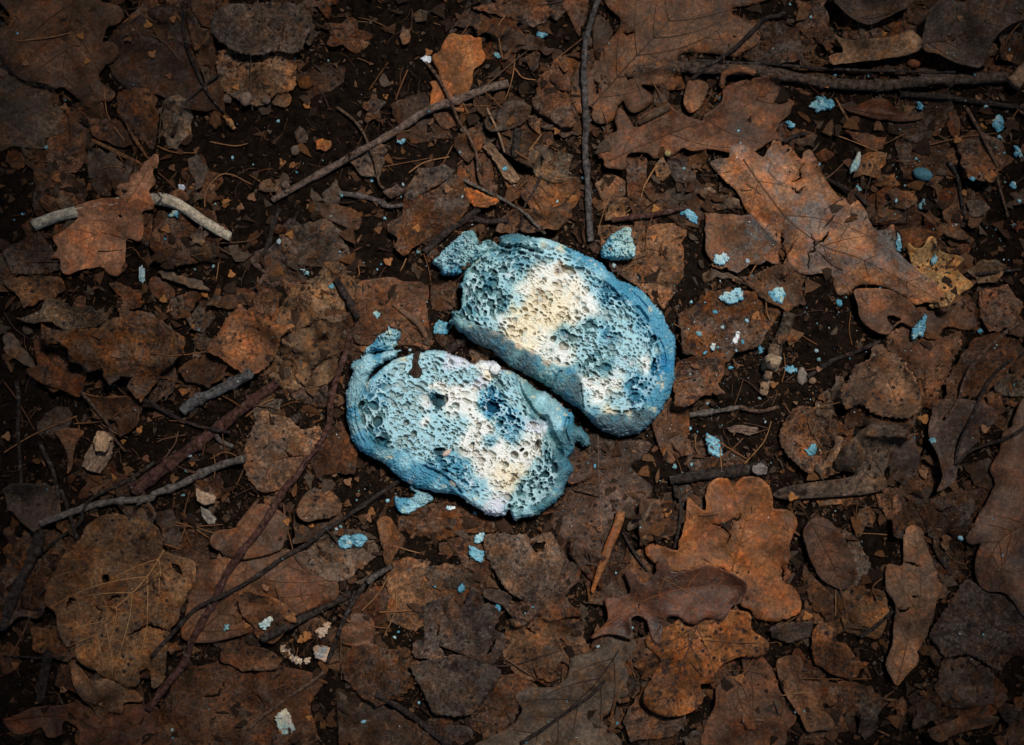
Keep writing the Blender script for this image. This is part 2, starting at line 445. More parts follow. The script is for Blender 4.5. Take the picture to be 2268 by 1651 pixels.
    for hl in HL: k &= ~inside(hl, cen[:, 0], cen[:, 1])
    fc = fc[k]
    if len(fc) == 0: return None
    used = np.unique(fc); mp_ = -np.ones(len(vc), int); mp_[used] = np.arange(len(used)); vc = vc[used]; fc = mp_[fc]
    a2 = np.cross(vc[fc[:, 1]] - vc[fc[:, 0]], vc[fc[:, 2]] - vc[fc[:, 0]])
    fc[a2 < 0] = fc[a2 < 0][:, ::-1]
    vz = bil(z, i0, j0, vc[:, 0], vc[:, 1])
    V = np.column_stack([vc, vz])
    # rim: the blade's own thickness
    E = np.concatenate([fc[:, [0, 1]], fc[:, [1, 2]], fc[:, [2, 0]]]); key = {}
    es = set(map(tuple, E.tolist())); bd = [e for e in es if (e[1], e[0]) not in es]
    bi = sorted({q for e in bd for q in e}); m2 = {q: len(V) + n for n, q in enumerate(bi)}
    lo = V[bi].copy(); lo[:, 2] -= .8
    V = np.vstack([V, lo])
    faces = np.vstack([fc, np.array([(a, m2[a], b) for a, b in bd] + [(b, m2[a], m2[b]) for a, b in bd])]) if bd else fc
    c = CLR[color] if isinstance(color, str) else color
    o = mesh_obj(name, V, faces.astype(np.int32), M[var])
    o.color = vary(c)
    tag(o, label, cat, group)
    H[j0:j1, i0:i1] = np.where(ins, np.maximum(h, z + .4), h)
    # ribs
    rc = vary(vclr if vclr else tuple(q * (.72 if var != 'lace' and var != 'vein' else 1.6) for q in c), .05)
    def drape(p, r0, r1, off=.15):
        p = np.array(p); q = catmull(p, 6, False) if len(p) > 1 else p
        zz = bil(z, i0, j0, q[:, 0], q[:, 1]) + off
        return tube(np.column_stack([q, zz]), np.linspace(r0, r1, len(q)), 5, .15, True, seed)
    if mp is not None:
        rw = rr or max(1.1, min(2.4, size / 95))
        kk = inside(Q, mp[:, 0], mp[:, 1])
        m_in = mp[kk]
        if len(m_in) > 2:
            v, f = drape(m_in, rw, .4)
            q = mesh_obj('midrib', v, f, M['rib'], o); q.color = rc
            if veins:
                parts = []; Lm = len(m_in)
                for t in np.linspace(.12, .85, veins):
                    i = int(t * (Lm - 1)); p = m_in[i]; d = m_in[min(i + 1, Lm - 1)] - m_in[max(i - 1, 0)]
                    a0 = math.atan2(d[1], d[0])
                    for s in (-1, 1):
                        a = a0 + s * rad(48 + random.uniform(-6, 6)); path = [p.copy()]; cur = p.copy()
                        for st in range(60):
                            a -= s * rad(.9); cur = cur + 6 * np.array([math.cos(a), math.sin(a)])
                            if not inside(Q, np.array([cur[0]]), np.array([cur[1]]))[0] or any(inside(hl, np.array([cur[0]]), np.array([cur[1]]))[0] for hl in HL): break
                            path.append(cur.copy())
                        if len(path) > 4: parts.append(drape(path[:-1], rw * .62, .35, .25))
                if parts:
                    v, f = join(parts); q = mesh_obj('side_veins', v, f, M['rib'], o); q.color = rc
    if stem:
        s = pts(stem); q = catmull([p[:2] for p in s], 7, False)
        zz = bil(H, 0, 0, q[:, 0], q[:, 1]); zz = np.maximum(smooth1(zz, 7), zz) + 1.2
        rw = rr or max(1.1, min(2.4, size / 100))
        v, f = tube(np.column_stack([q, zz]), np.linspace(rw, rw * 1.25, len(q)), 7, .2, True, seed)
        q2 = mesh_obj('petiole', v, f, M['rib'], o); q2.color = rc
    return o
def smooth1(z, r):
    r = min(r, max(1, (len(z) - 1) // 2)); p = np.pad(z, r, mode='edge'); k = np.ones(2 * r + 1) / (2 * r + 1)
    return np.convolve(p, k, 'valid')
def stamp(q, zz, rr_):
    for (x, y), z, r in zip(q, zz, rr_):
        i0, i1, j0, j1 = win(x - r, y - r, x + r, y + r, 0)
        if i1 <= i0 or j1 <= j0: continue
        w = H[j0:j1, i0:i1]; d2 = (GXX[j0:j1, i0:i1] - x) ** 2 + (GYY[j0:j1, i0:i1] - y) ** 2
        m = d2 < r * r; w[m] = np.maximum(w[m], z + np.sqrt(r * r - d2[m]))
TWC = {'dark': (.030, .022, .019), 'grey': (.10, .082, .072), 'brown': (.085, .05, .034), 'pale': (.42, .32, .22), 'red': (.06, .027, .022), 'needle': (.16, .075, .035), 'tan': (.20, .12, .075), 'log': (.06, .041, .03)}
def twig(label, text, r, clr='dark', mat='bark', name='twig', cat='twig', group=None, taper=.75, rough=.14, stiff=14, sides=None, knots=0, up=0, bury=.2, jit=0, st=True, shoots=None, step=None):
    q = pts(text) if isinstance(text, str) else text
    q = catmull([p[:2] for p in q], step or (4 if r > 3 else 7), False)
    if jit: q = q + np.column_stack([fbm(q[:, 0], q[:, 1], 40, 3, 2), fbm(q[:, 1], q[:, 0], 40, 8, 2)]) * jit
    zz = bil(H, 0, 0, q[:, 0], q[:, 1])
    sm = smooth1(zz, stiff); zz = np.maximum(sm, smooth1(np.maximum(zz, sm), 4)) + r * (1 - bury) + up
    R = r * np.linspace(1, taper, len(q))
    R = R * (1 + .10 * vnoise(np.arange(len(q)), np.zeros(len(q)), 5, int(q[0, 0]) % 50))
    for kx in range(knots):
        i = int(len(q) * (kx + 1) / (knots + 1) + random.uniform(-3, 3)); R += r * .35 * np.exp(-((np.arange(len(q)) - i) / 1.6) ** 2)
    sides = sides or (7 if r < 3 else 12 if r < 9 else 22)
    v, f = tube(np.column_stack([q, zz]), R, sides, rough, True, int(q[0, 0]) % 90)
    o = mesh_obj(name, v, f, M[mat]); o.color = vary(TWC[clr] if isinstance(clr, str) else clr, .1)
    tag(o, label, cat, group)
    for (fr, ang, ln_, rs) in (shoots or []):
        i = int(fr * (len(q) - 1)); d = q[min(i + 1, len(q) - 1)] - q[max(i - 1, 0)]; a = math.atan2(d[1], d[0]) + rad(ang)
        pth = np.array([[q[i][0] + math.cos(a) * t, q[i][1] + math.sin(a) * t, zz[i] + t * .25] for t in np.linspace(0, ln_, 5)])
        v, f = tube(pth, np.linspace(rs, rs * .6, 5), 7, .2); c = mesh_obj('side_shoot', v, f, M[mat], o); c.color = o.color
    if st: stamp(q, zz, R)
    return o
def roll(label, text, color, var='smooth', name='rolled_leaf', cat='rolled leaf', turns=1.15, group=None, up=0, wob=.12, asp=.8):
    """a leaf curled into a tube: points carry x,y,radius"""
    q = catmull([p[:3] for p in pts(text)], 6, False); n = len(q); m = 26
    hz = bil(H, 0, 0, q[:, 0], q[:, 1]); hz = smooth1(hz, 9) + up
    d = np.gradient(q[:, :2], axis=0); d /= np.linalg.norm(d, axis=1)[:, None] + 1e-9; s = np.stack([d[:, 1], -d[:, 0]], 1)
    V = np.zeros((n, m, 3)); sd = int(q[0, 0]) % 77
    for j in range(m):
        a = -math.pi * .55 + turns * 2 * math.pi * j / (m - 1); g = 1 - .28 * j / (m - 1)
        rr = q[:, 2] * g * (1 + wob * vnoise(np.arange(n) * 6 + j * 2, np.full(n, j * 5.0), 20, sd))
        V[:, j, :2] = q[:, :2] + s * (rr * math.cos(a))[:, None]; V[:, j, 2] = hz + q[:, 2] * asp + rr * math.sin(a) * asp
    e = 5 * vnoise(np.arange(m) * 3, np.zeros(m), 5, sd); V[0, :, :2] += d[0] * e[:, None]; V[-1, :, :2] += d[-1] * e[::-1][:, None]
    i = np.arange(n - 1)[:, None] * m; j = np.arange(m - 1)[None]
    Fq = np.stack([i + j, i + j + 1, i + m + j + 1, i + m + j], -1).reshape(-1, 4)
    o = mesh_obj(name, V.reshape(-1, 3), Fq.astype(np.int32), M[var]); o.color = vary(CLR[color], .06)
    tag(o, label, cat, group); stamp(q[:, :2], hz, q[:, 2] * 1.0)
    return o

# ------------------------------------------------------------------ mouldy bread as a relief with pores
BC = {'W': (.72, .74, .725), 'C': (.74, .665, .50), 'P': (.33, .56, .65), 'B': (.065, .26, .40), 'D': (.015, .19, .38), 'G': (.13, .275, .295), 'T': (.045, .13, .165),
      'K': (.062, .105, .125), 'H': (.60, .37, .24), 'J': (.22, .40, .46), 'L': (.58, .62, .72), 'N': (.30, .17, .09)}  # K: crust grey-blue, darkened to stand in for side shade
def worley(x, y, s, seed, jit=.9):
    """distance / own radius to the closest pore centre of a jittered lattice"""
    xi = np.floor(x / s).astype(int); yi = np.floor(y / s).astype(int); best = np.full(x.shape, 9.0); 
    for a in (-1, 0, 1):
        for b in (-1, 0, 1):
            cx = xi + a; cy = yi + b
            h1 = _T[(cx * 7 + seed * 13) & 255, (cy * 3 + seed * 5) & 255]; h2 = _T[(cx * 5 + 91 + seed) & 255, (cy * 11 + 37) & 255]; h3 = _T[(cx * 3 + 17) & 255, (cy * 7 + 133 + seed) & 255]
            px = (cx + .5 + (h1 - .5) * jit) * s; py = (cy + .5 + (h2 - .5) * jit) * s; r = s * np.where(h3 < .42, .02, .10 + .34 * h3)
            best = np.minimum(best, np.hypot(x - px, y - py) / r)
    return best
def relief(P, crumb, T, seed, ctrl, tile, big=(), grooves=(), step=1.0, ang=0, rag=4.0, pore=1.0, edge0=.3, stretch=1.5, side=26, sc=.985, zoff=0, crustn=1.0, fluff=1.0):
    P = np.array([p[:2] for p in P]); P = (P - (CX, CY)) * sc + (CX, CY)
    Q = catmull(P, 5)
    x0, y0 = Q.min(0) - 6; x1, y1 = Q.max(0) + 6
    X, Y = np.meshgrid(np.arange(x0, x1, step), np.arange(y0, y1, step))
    ins = inside(Q, X, Y); d = seg_dist(Q, X, Y) * np.where(ins, 1, -1)
    d = d + rag * (fbm(X, Y, 16, seed, 4, .7) + .25 * vnoise(X, Y, 4, seed + 2)) * 1.3 - rag * .2
    if crumb is not None:
        Cb = (np.array([p[:2] for p in crumb]) - (CX, CY)) * sc + (CX, CY); Cb = catmull(Cb, 6)
        dc = seg_dist(Cb, X, Y) * np.where(inside(Cb, X, Y), 1, -1) + 2.5 * fbm(X, Y, 12, seed + 8, 3)
    else: dc = d - side
    t = np.where(dc >= 0, 1.0, np.clip(d, 0, None) / (np.clip(d, 0, None) + np.clip(-dc, 0, None) + 1e-6))
    prof = edge0 + (1 - edge0) * np.sqrt(np.clip(1 - (1 - t) ** 2.2, 0, 1))
    Z = T * prof
    inner = np.clip(dc / 10.0, 0, 1)
    Z += 5.0 * fbm(X, Y, 90, seed + 3, 2)
    ca, sa = math.cos(ang), math.sin(ang); wx = X + 7 * fbm(X, Y, 40, seed + 21, 2); wy = Y + 7 * fbm(X, Y, 40, seed + 31, 2)
    u = (wx * ca + wy * sa) / stretch; v = -wx * sa + wy * ca
    qm = Q.mean(0); eu = ((wx - qm[0]) * ca + (wy - qm[1]) * sa) / 1.45; ev = -(wx - qm[0]) * sa + (wy - qm[1]) * ca; rho = np.hypot(eu, ev); th = np.arctan2(ev, eu)
    cu_, cv_ = th * 118 / 1.25, rho; mk = np.clip((rho - 62) / 16, 0, 1) * (1 if crumb is not None else 0)
    D = np.zeros_like(Z)
    for s, k, sd in ((15, .85, 1), (9.6, 1.0, 2), (6.6, 1.0, 3), (4.6, .9, 4)):
        gate = np.clip(vnoise(X, Y, 45, seed + sd * 5) * 2.6 + (1.1 if s > 8 else 1.5) - (.9 if s > 13 else .25 if s > 8 else 0), .05, 1)
        for q_, (uu, vv) in enumerate(((u, v), (cu_, cv_))):
            w = worley(uu, vv, s, sd + seed + 9 * q_); r = s * .42
            D = np.maximum(D, (mk if q_ else 1 - mk) * k * gate * r * np.clip(1 - w * w, 0, 1) ** .3 * 3.3)
    D *= pore * (.12 + .88 * inner)
    wm = np.zeros_like(Z)
    for key, cx, cy, r in ctrl:
        if key in 'WCL':
            px, py, pr = pts(f'{tile} {cx},{cy},{r}')[0]; wm = np.maximum(wm, np.exp(-((X - (px - CX) * sc - CX) ** 2 + (Y - (py - CY) * sc - CY) ** 2) / (pr * pr * 1.3)))
    D *= 1 - np.clip(wm * 1.6, 0, 1) * np.clip(.5 + 1.5 * vnoise(X, Y, 13, seed + 141), 0, .92)
    B = np.zeros_like(Z)
    for b in big:
        bx, by, rx, ry = pts(tile + ' ' + ','.join(str(q) for q in b[:4]))[0]; bx = (bx - CX) * sc + CX; by = (by - CY) * sc + CY
        an = rad(b[5] if len(b) > 5 else 25); dx = X - bx; dy = Y - by
        e = ((dx * math.cos(an) + dy * math.sin(an)) / rx) ** 2 + ((-dx * math.sin(an) + dy * math.cos(an)) / ry) ** 2
        e = e * (1 + .3 * vnoise(X, Y, 7, seed)); B = np.maximum(B, (b[4] if len(b) > 4 else 1.0) * 2.6 * ry * np.sqrt(np.clip(1.15 - e, 0, 1)))
    D = np.maximum(D, B)
    Z -= np.minimum(D, T * .75)
    for g, w_, dep in grooves:
        gp = (np.array([p[:2] for p in pts(tile + ' ' + g)]) - (CX, CY)) * sc + (CX, CY); gp = catmull(gp, 8, False)
        gd = seg_dist(gp, X, Y, False) + 2.2 * fbm(X, Y, 10, seed + 50, 2)
        Z -= dep * np.clip(1 - gd / w_, 0, 1) ** .7; Z += .25 * dep * np.exp(-((gd - w_ * 1.5) / (w_ * .6)) ** 2)
    rough = fluff * .8 * fbm(X, Y, 5, seed + 60, 3, .8) * (.3 + .5 * inner) + fluff * .35 * vnoise(X, Y, 2.2, seed + 61)
    cr = (1 - inner) * crustn
    fl = fbm(X * 1.0, Y * 1.0, 22, seed + 70, 5, .7)
    crag = cr * (5.0 * np.abs(fl) * 2 - 2 + 1.1 * vnoise(X, Y, 8, seed + 71) - 3.0 * np.clip(1 - np.abs(fbm(X, Y, 26, seed + 77, 4, .7)) * 10, 0, 1))
    rocky = worley(X, Y, 8, seed + 9); crag += cr * .7 * np.clip(1 - rocky * .6, 0, 1) * np.clip(vnoise(X, Y, 50, seed + 4) + .4, 0, 1)
    lim = np.clip(t * 3, 0, 1)
    Z += rough + crag * lim
    if crumb is None: Z += np.clip(d / 4, 0, 1) * T * (.55 * fbm(X, Y, 13, seed + 31, 4, .8) - .22 * np.clip(1 - np.abs(fbm(X, Y, 18, seed + 37, 3)) * 9, 0, 1)); Z = np.maximum(Z, T * .12)
    # mould colours laid out as on the slice; K paints the side crust's shade
    wx = X + 9 * fbm(X, Y, 30, seed + 81, 4, .6); wy = Y + 9 * fbm(X, Y, 30, seed + 82, 4, .6)
    acc = np.zeros(X.shape + (3,)); sw = np.full(X.shape, 1e-5)
    mn = {k_: np.exp(1.3 * fbm(X, Y, 26, seed + 200 + 7 * i_, 5, .8)) for i_, k_ in enumerate(BC)}
    for key, cx, cy, r in ctrl:
        px, py, pr = pts(f'{tile} {cx},{cy},{r}')[0]; px = (px - CX) * sc + CX; py = (py - CY) * sc + CY
        w = np.exp(-((wx - px) ** 2 + (wy - py) ** 2) / (pr * pr * .9)) ** .9 * mn[key]
        if key in 'KH' and crumb is not None: w = w * np.clip(.7 - dc / 9, 0.02, 1) * (2.5 if key == 'K' else 1)
        if key in 'WC' and crumb is not None: w = w * np.clip(1 + dc / 9, .12, 1)
        if key in 'BDGTJ' and crumb is not None and tile == 'U' and cx < 1150 and cy > 860 and cx + cy > 1600: w = w * np.clip(.8 - dc / 12, .1, 1)
        acc += w[..., None] * np.log(np.array(BC[key])); sw += w
    C = np.exp(acc / sw[..., None])
    lum = C.mean(-1)
    # paler powder on the pore walls, tinted pits, hole shade painted into the colour
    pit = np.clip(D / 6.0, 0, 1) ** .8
    f1 = fbm(X, Y, 8, seed + 90, 4, .8) * 3.4; f2 = fbm(X, Y, 24, seed + 95, 5, .75) * 3.6; f3 = fbm(X, Y, 14, seed + 96, 5, .8) * 3.6
    blue = np.clip((.53 - lum) / .2, 0, 1)
    wall = np.clip(.5 + .35 * f1 + .35 * f2, 0, 1) * (1 - pit) * (.12 + .88 * inner) * .8
    C = C + (np.array([.45, .66, .72]) - C) * (wall * blue)[..., None]
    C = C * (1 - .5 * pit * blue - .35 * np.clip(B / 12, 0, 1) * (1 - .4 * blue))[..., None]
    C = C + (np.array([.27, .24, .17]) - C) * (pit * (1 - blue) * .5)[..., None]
    sat = np.clip(-f2 * .8 - .15, 0, 1) * blue * .5
    C = C + (np.array([.05, .225, .34]) - C) * sat[..., None]
    # mould creeping over the bare crumb, bare crumb showing through the mould
    creep = np.clip(f3 * 1.2 - .75, 0, 1) * (1 - blue) * .4
    C = C + (np.array([.32, .54, .60]) - C) * creep[..., None]
    bare = np.clip(f3 * -1.2 - .7, 0, 1) * blue * inner * .35 * (1 - pit)
    C = C + (np.array([.62, .66, .65]) - C) * bare[..., None]
    cs = np.clip(fbm(X, Y, 13, seed + 99, 4, .7) * 3.2 - .85, 0, 1) * cr * .75 * np.clip((lum - .13) * 9, 0, 1)
    C = C + (np.array([.66, .60, .40]) - C) * cs[..., None]
    pk = np.clip(fbm(X, Y, 24, seed + 103, 3, .7) * 3 - 1.2, 0, 1) * .35
    C = C + (np.array([.62, .60, .68]) - C) * (pk * inner)[..., None]
    return dict(X=X, Y=Y, d=d, Z=Z, C=np.clip(C, 0, .9), dc=dc, T=T, mask=d > 0)
def relief_mesh(R, base, names, mats, parent, split=True):
    X, Y, Z, C, mask = R['X'], R['Y'], R['Z'], R['C'], R['mask']
    q = mask[:-1, :-1] & mask[1:, :-1] & mask[:-1, 1:] & mask[1:, 1:]
    w = X.shape[1]; jj, ii = np.nonzero(q); a = jj * w + ii
    quads = np.stack([a, a + 1, a + w + 1, a + w], 1)
    crumbq = R['dc'].ravel()[a] > 0 if split else np.ones(len(a), bool)
    Vx = np.column_stack([X.ravel(), Y.ravel(), base + Z.ravel()]); Cc = C.reshape(-1, 3)
    out = []
    # outer wall under the rim, tucked in towards the base
    E = np.concatenate([quads[:, [0, 1]], quads[:, [1, 2]], quads[:, [2, 3]], quads[:, [3, 0]]])
    n_ = Vx.shape[0]; k1 = E[:, 0].astype(np.int64) * n_ + E[:, 1]; k2 = E[:, 1].astype(np.int64) * n_ + E[:, 0]
    bd = E[~np.isin(k1, k2)]
    gyd, gxd = np.gradient(blur(R['d'], 3)); gl = np.hypot(gxd, gyd) + 1e-6; gxd, gyd = (gxd / gl).ravel(), (gyd / gl).ravel()
    for sel, nm, mt in ((crumbq, names[0], mats[0]), (~crumbq, names[1], mats[1])):
        if not sel.any(): continue
        f = quads[sel]; V = Vx; ex = []
        parts_v = [V]; parts_c = [Cc]; ff = [f]
        if nm == names[-1] or not split:
            bi = np.unique(bd); rimz = Z.ravel()[bi]
            prev = bi; off = n_
            for fr, tk in ((.55, -1.5), (.2, 2.5), (0, 8)):
                v = np.column_stack([X.ravel()[bi] + gxd[bi] * tk + 1.2 * vnoise(X.ravel()[bi], Y.ravel()[bi], 5, 3), Y.ravel()[bi] + gyd[bi] * tk, base + rimz * fr])
                idx = off + np.arange(len(bi)); lut = {}
                mpv = np.zeros(n_, np.int64); mpv[bi] = idx; mpp = np.zeros(n_, np.int64); mpp[bi] = prev if prev is bi else prev
                ff.append(np.stack([bd[:, 1], bd[:, 0], bd[:, 0], bd[:, 1]], 1) * 0 + np.stack([mpp[bd[:, 1]], mpp[bd[:, 0]], mpv[bd[:, 0]], mpv[bd[:, 1]]], 1))
                parts_v.append(v); parts_c.append(Cc[bi]); prev = idx; off += len(bi)
        V = np.vstack(parts_v); Cx = np.vstack(parts_c); f = np.vstack(ff)
        us = np.unique(f); m_ = np.zeros(len(V), np.int64); m_[us] = np.arange(len(us))
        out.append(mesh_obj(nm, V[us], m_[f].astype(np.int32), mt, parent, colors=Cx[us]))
    # raise the heap
    xs, ys = X[mask], Y[mask]; gi = ((xs - GX0) / CELL).astype(int); gj = ((ys - GY0) / CELL).astype(int)
    np.maximum.at(H, (gj, gi), (base + Z[mask]).astype(np.float32))
    return out
def under(Q, pc=80):
    Q = np.array([p[:2] for p in Q]); i0, i1, j0, j1 = win(*Q.min(0), *Q.max(0), 0)
    m = inside(Q, GXX[j0:j1, i0:i1], GYY[j0:j1, i0:i1]); return float(np.percentile(H[j0:j1, i0:i1][m], pc)) if m.any() else 0.
def crumb_flake(label, x, y, w, h, ang, ctrl, T=9, rag=6.0, seed=0, group=None, name='bread_crumb', cat='bread crumb', step=1.0, poly=None, pore=.5):
    if poly is None:
        r = np.random.default_rng(seed + int(x)); n = 11; a = np.linspace(0, 2 * math.pi, n, endpoint=False)
        k = .5 * (1 + r.uniform(-.28, .22, n)); px = np.cos(a) * w * k; py = np.sin(a) * h * k
        c, s = math.cos(rad(ang)), math.sin(rad(ang)); poly = np.column_stack([x + px * c - py * s, y + px * s + py * c])
    cc = [(k_, x + dx * w, y + dy * h, max(w, h) * .45) for k_, dx, dy in ctrl]
    R = relief(poly, None, T, seed + 3 + int(y) % 40, cc, 'D', step=step, rag=rag, pore=pore, edge0=.35, side=max(2, min(w, h) * .18), sc=1.0, fluff=3.4)
    if not R['mask'].any(): return None
    base = under(poly, 75)
    o = relief_mesh(R, base, [name, name], [M['bread'], M['bread']], None, split=False)
    if not o: return None
    tag(o[0], label, cat, group); return o[0]
def pebble(label, x, y, r, clr, mat='bits', flat=.6, sub=2, name='soil_lump', cat='lump', group=None, asp=1.0, ang=0, mesh=None, rough=.3):
    import bmesh
    bm = bmesh.new(); bmesh.ops.create_icosphere(bm, subdivisions=sub, radius=1)
    V = np.array([v.co[:] for v in bm.verts]); f = [tuple(v.index for v in q.verts) for q in bm.faces]; bm.free()
    k = 1 + rough * fbm(V[:, 0] * 10 + x, V[:, 1] * 10 + V[:, 2] * 7 + y, 9, 3, 3, .7)
    V = V * k[:, None] * (r, r * asp, r * flat); c, s = math.cos(rad(ang)), math.sin(rad(ang))
    V[:, 0], V[:, 1] = V[:, 0] * c - V[:, 1] * s, V[:, 0] * s + V[:, 1] * c
    z = hat(x, y); V = V + (x, y, z + r * flat * .6)
    co = np.tile(np.array(clr), (len(V), 1)) * (1 + .4 * fbm(V[:, 0] * 3, V[:, 1] * 3, 10, 8, 3))[:, None]
    o = mesh_obj(name, V, [t[::-1] for t in f], M[mat], colors=np.clip(co, 0, 1)); o.color = (*clr, 1)
    tag(o, label, cat, group); return o

def fine(name, label, n, smin, smax, cols, dens, seed, lift=.4, mar=(-330, 2600, -270, 1920), lump=False, tl=.32):
    r = np.random.default_rng(seed); Vs = []; Fs = []; Cs = []; o = 0; k = 0
    low = H - blur(H, 22)
    while k < n:
        x = r.uniform(mar[0] + 20, mar[1] - 20, 4000); y = r.uniform(mar[2] + 20, mar[3] - 20, 4000); p = dens(x, y, bil(low, 0, 0, x, y)); sel = r.random(4000) < p; x, y = x[sel][:n - k], y[sel][:n - k]
        z = bil(H, 0, 0, x, y); m = len(x)
        if m == 0: continue
        s = smin * (smax / smin) ** (r.random(m) ** 1.5); nv = 6; a = np.linspace(0, 2 * math.pi, nv, endpoint=False)[None] + r.uniform(0, 6, (m, 1)); rr = s[:, None] * (r.uniform(.25, 1, (m, nv)) if lump or smax < 10 else r.uniform(.4, 1, (m, nv)) * (1 - .35 * (np.arange(nv) % 2))[None]); asp = r.uniform(.14, .9, (m, 1))
        px = np.cos(a) * rr; py = np.sin(a) * rr * asp; th = r.uniform(0, 6.3, (m, 1)); qx = px * np.cos(th) - py * np.sin(th); qy = px * np.sin(th) + py * np.cos(th)
        tx, ty = r.uniform(-tl, tl, (m, 1)), r.uniform(-tl, tl, (m, 1)); zz = z[:, None] + lift + np.abs(tx) * s[:, None] + np.abs(ty) * s[:, None] + tx * qx + ty * qy
        top = np.stack([x[:, None] + qx, y[:, None] + qy, zz], -1); ctr = np.stack([x, y, z + lift + (np.abs(tx) + np.abs(ty))[:, 0] * s + (s * .8 if lump else r.uniform(-.14, .24, m) * s)], -1)[:, None]
        bot = top.copy(); bot[..., 2] -= (s[:, None] * .6 if lump else .8)
        V = np.concatenate([top, ctr, bot], 1).reshape(-1, 3); b = (np.arange(m) * 13 + o)[:, None]; j = np.arange(nv); j2 = (j + 1) % nv
        Fa = np.stack([b + j, b + j2, np.repeat(b + 6, nv, 1)], -1).reshape(-1, 3); Fb = np.stack([b + j, b + 7 + j, b + j2], -1).reshape(-1, 3); Fc_ = np.stack([b + j2, b + 7 + j, b + 7 + j2], -1).reshape(-1, 3)
        cc = np.array(cols)[r.integers(0, len(cols), m)] * r.uniform(.6, 1.35, (m, 1)); Vs.append(V); Fs += [Fa, Fb, Fc_] if lump or smax < 6 else [Fa]; Cs.append(np.repeat(cc, 13, 0)); o += len(V); k += m
    ob = mesh_obj(name, np.concatenate(Vs), np.concatenate(Fs).astype(np.int32), M['bits'], origin=np.array([CX, CY, 0.]), smooth=lump, colors=np.concatenate(Cs)); tag(ob, label, None, None, 'stuff'); return ob
# ------------------------------------------------------------------ forest soil: one sheet, fine under the frame, coarse to the horizon
def soil():
    cx_ = np.arange(-300, 2570, 4.5); ext = []; s = 12.0; v = 0
    while v < 400000: v += s; ext.append(v); s *= 1.35
    ax = np.r_[(-300 - np.array(ext))[::-1], cx_, cx_[-1] + np.array(ext)]
    cy_ = np.arange(-260, 1915, 4.5); ay = np.r_[(-260 - np.array(ext))[::-1], cy_, cy_[-1] + np.array(ext)]
    X, Y = np.meshgrid(ax, ay); Z = bil(H, 0, 0, X, Y)
    out = np.clip(np.maximum(np.maximum(-300 - X, X - 2560), np.maximum(-260 - Y, Y - 1910)) / 300, 0, 1)
    Z = Z * (1 - out) + (-34) * out
    Z = Z - .6
    w = X.shape[1]; jj, ii = np.meshgrid(np.arange(len(ay) - 1), np.arange(w - 1), indexing='ij'); a = (jj * w + ii).ravel()
    o = mesh_obj('ground', np.column_stack([X.ravel(), Y.ravel(), Z.ravel()]), np.stack([a, a + 1, a + w + 1, a + w], 1).astype(np.int32), M['soil'], origin=np.array([CX, CY, 0]))
    tag(o, 'dark crumbly forest soil under the fallen leaves', None, None, 'structure')
soil()

# ------------------------------------------------------------------ old leaf scraps buried in the heap (bottom layer)
OPEN = [pts('T0 1350,750 1800,700 2266,750 2266,1150 1700,1300 1500,1450 1350,1200 1300,900'), pts('T0 2000,100 2266,50 2266,800 2000,650'), pts('T1 0,0 450,0 650,200 620,500 600,700 400,850 100,1000 0,800'),
        pts('T5 500,400 1180,420 1200,640 1050,900 950,1450 250,1450 200,1150 350,950 480,750'), pts('T2 850,480 2266,620 2266,680 1650,700 1100,620'), pts('T3 0,900 500,1000 450,1500 0,1500'),
        pts('T3 700,1200 1600,1000 1550,1450 800,1600'), pts('T6 0,1000 450,1100 500,1350 200,1420 0,1300')]
OPEN = [np.array(p) for p in OPEN]
def is_open(x, y): return any(inside(p, np.array([x]), np.array([y]))[0] for p in OPEN)
def rand_outline(x, y, s, kind, a0):
    r = RNG
    if kind == 0:   # serrated ovate
        t = np.linspace(0, 2 * math.pi, 16, endpoint=False); rad_ = s * (.5 + .12 * np.cos(t) + .05 * r.uniform(-1, 1, 16)); asp = .72
    elif kind == 1: # lobed
        t = np.linspace(0, 2 * math.pi, 24, endpoint=False); rad_ = s * (.45 + .13 * np.cos(5 * t + 1) + .04 * r.uniform(-1, 1, 24)); asp = .7
    else:           # torn piece
        n = r.integers(5, 9); t = np.sort(r.uniform(0, 2 * math.pi, n)) if False else np.linspace(0, 2 * math.pi, n, endpoint=False) + r.uniform(-.25, .25, n); rad_ = s * r.uniform(.32, .62, n); asp = r.uniform(.5, .95)
    px = np.cos(t) * rad_; py = np.sin(t) * rad_ * asp; c, q = math.cos(a0), math.sin(a0)
    return np.column_stack([x + px * c - py * q, y + px * q + py * c])
n_s = 0
CN = {'dark': 'dark brown', 'umber': 'umber', 'brown': 'brown', 'grey': 'grey-brown', 'mauve': 'mauve-brown', 'rust': 'rusty', 'red': 'reddish', 'ochre': 'ochre'}
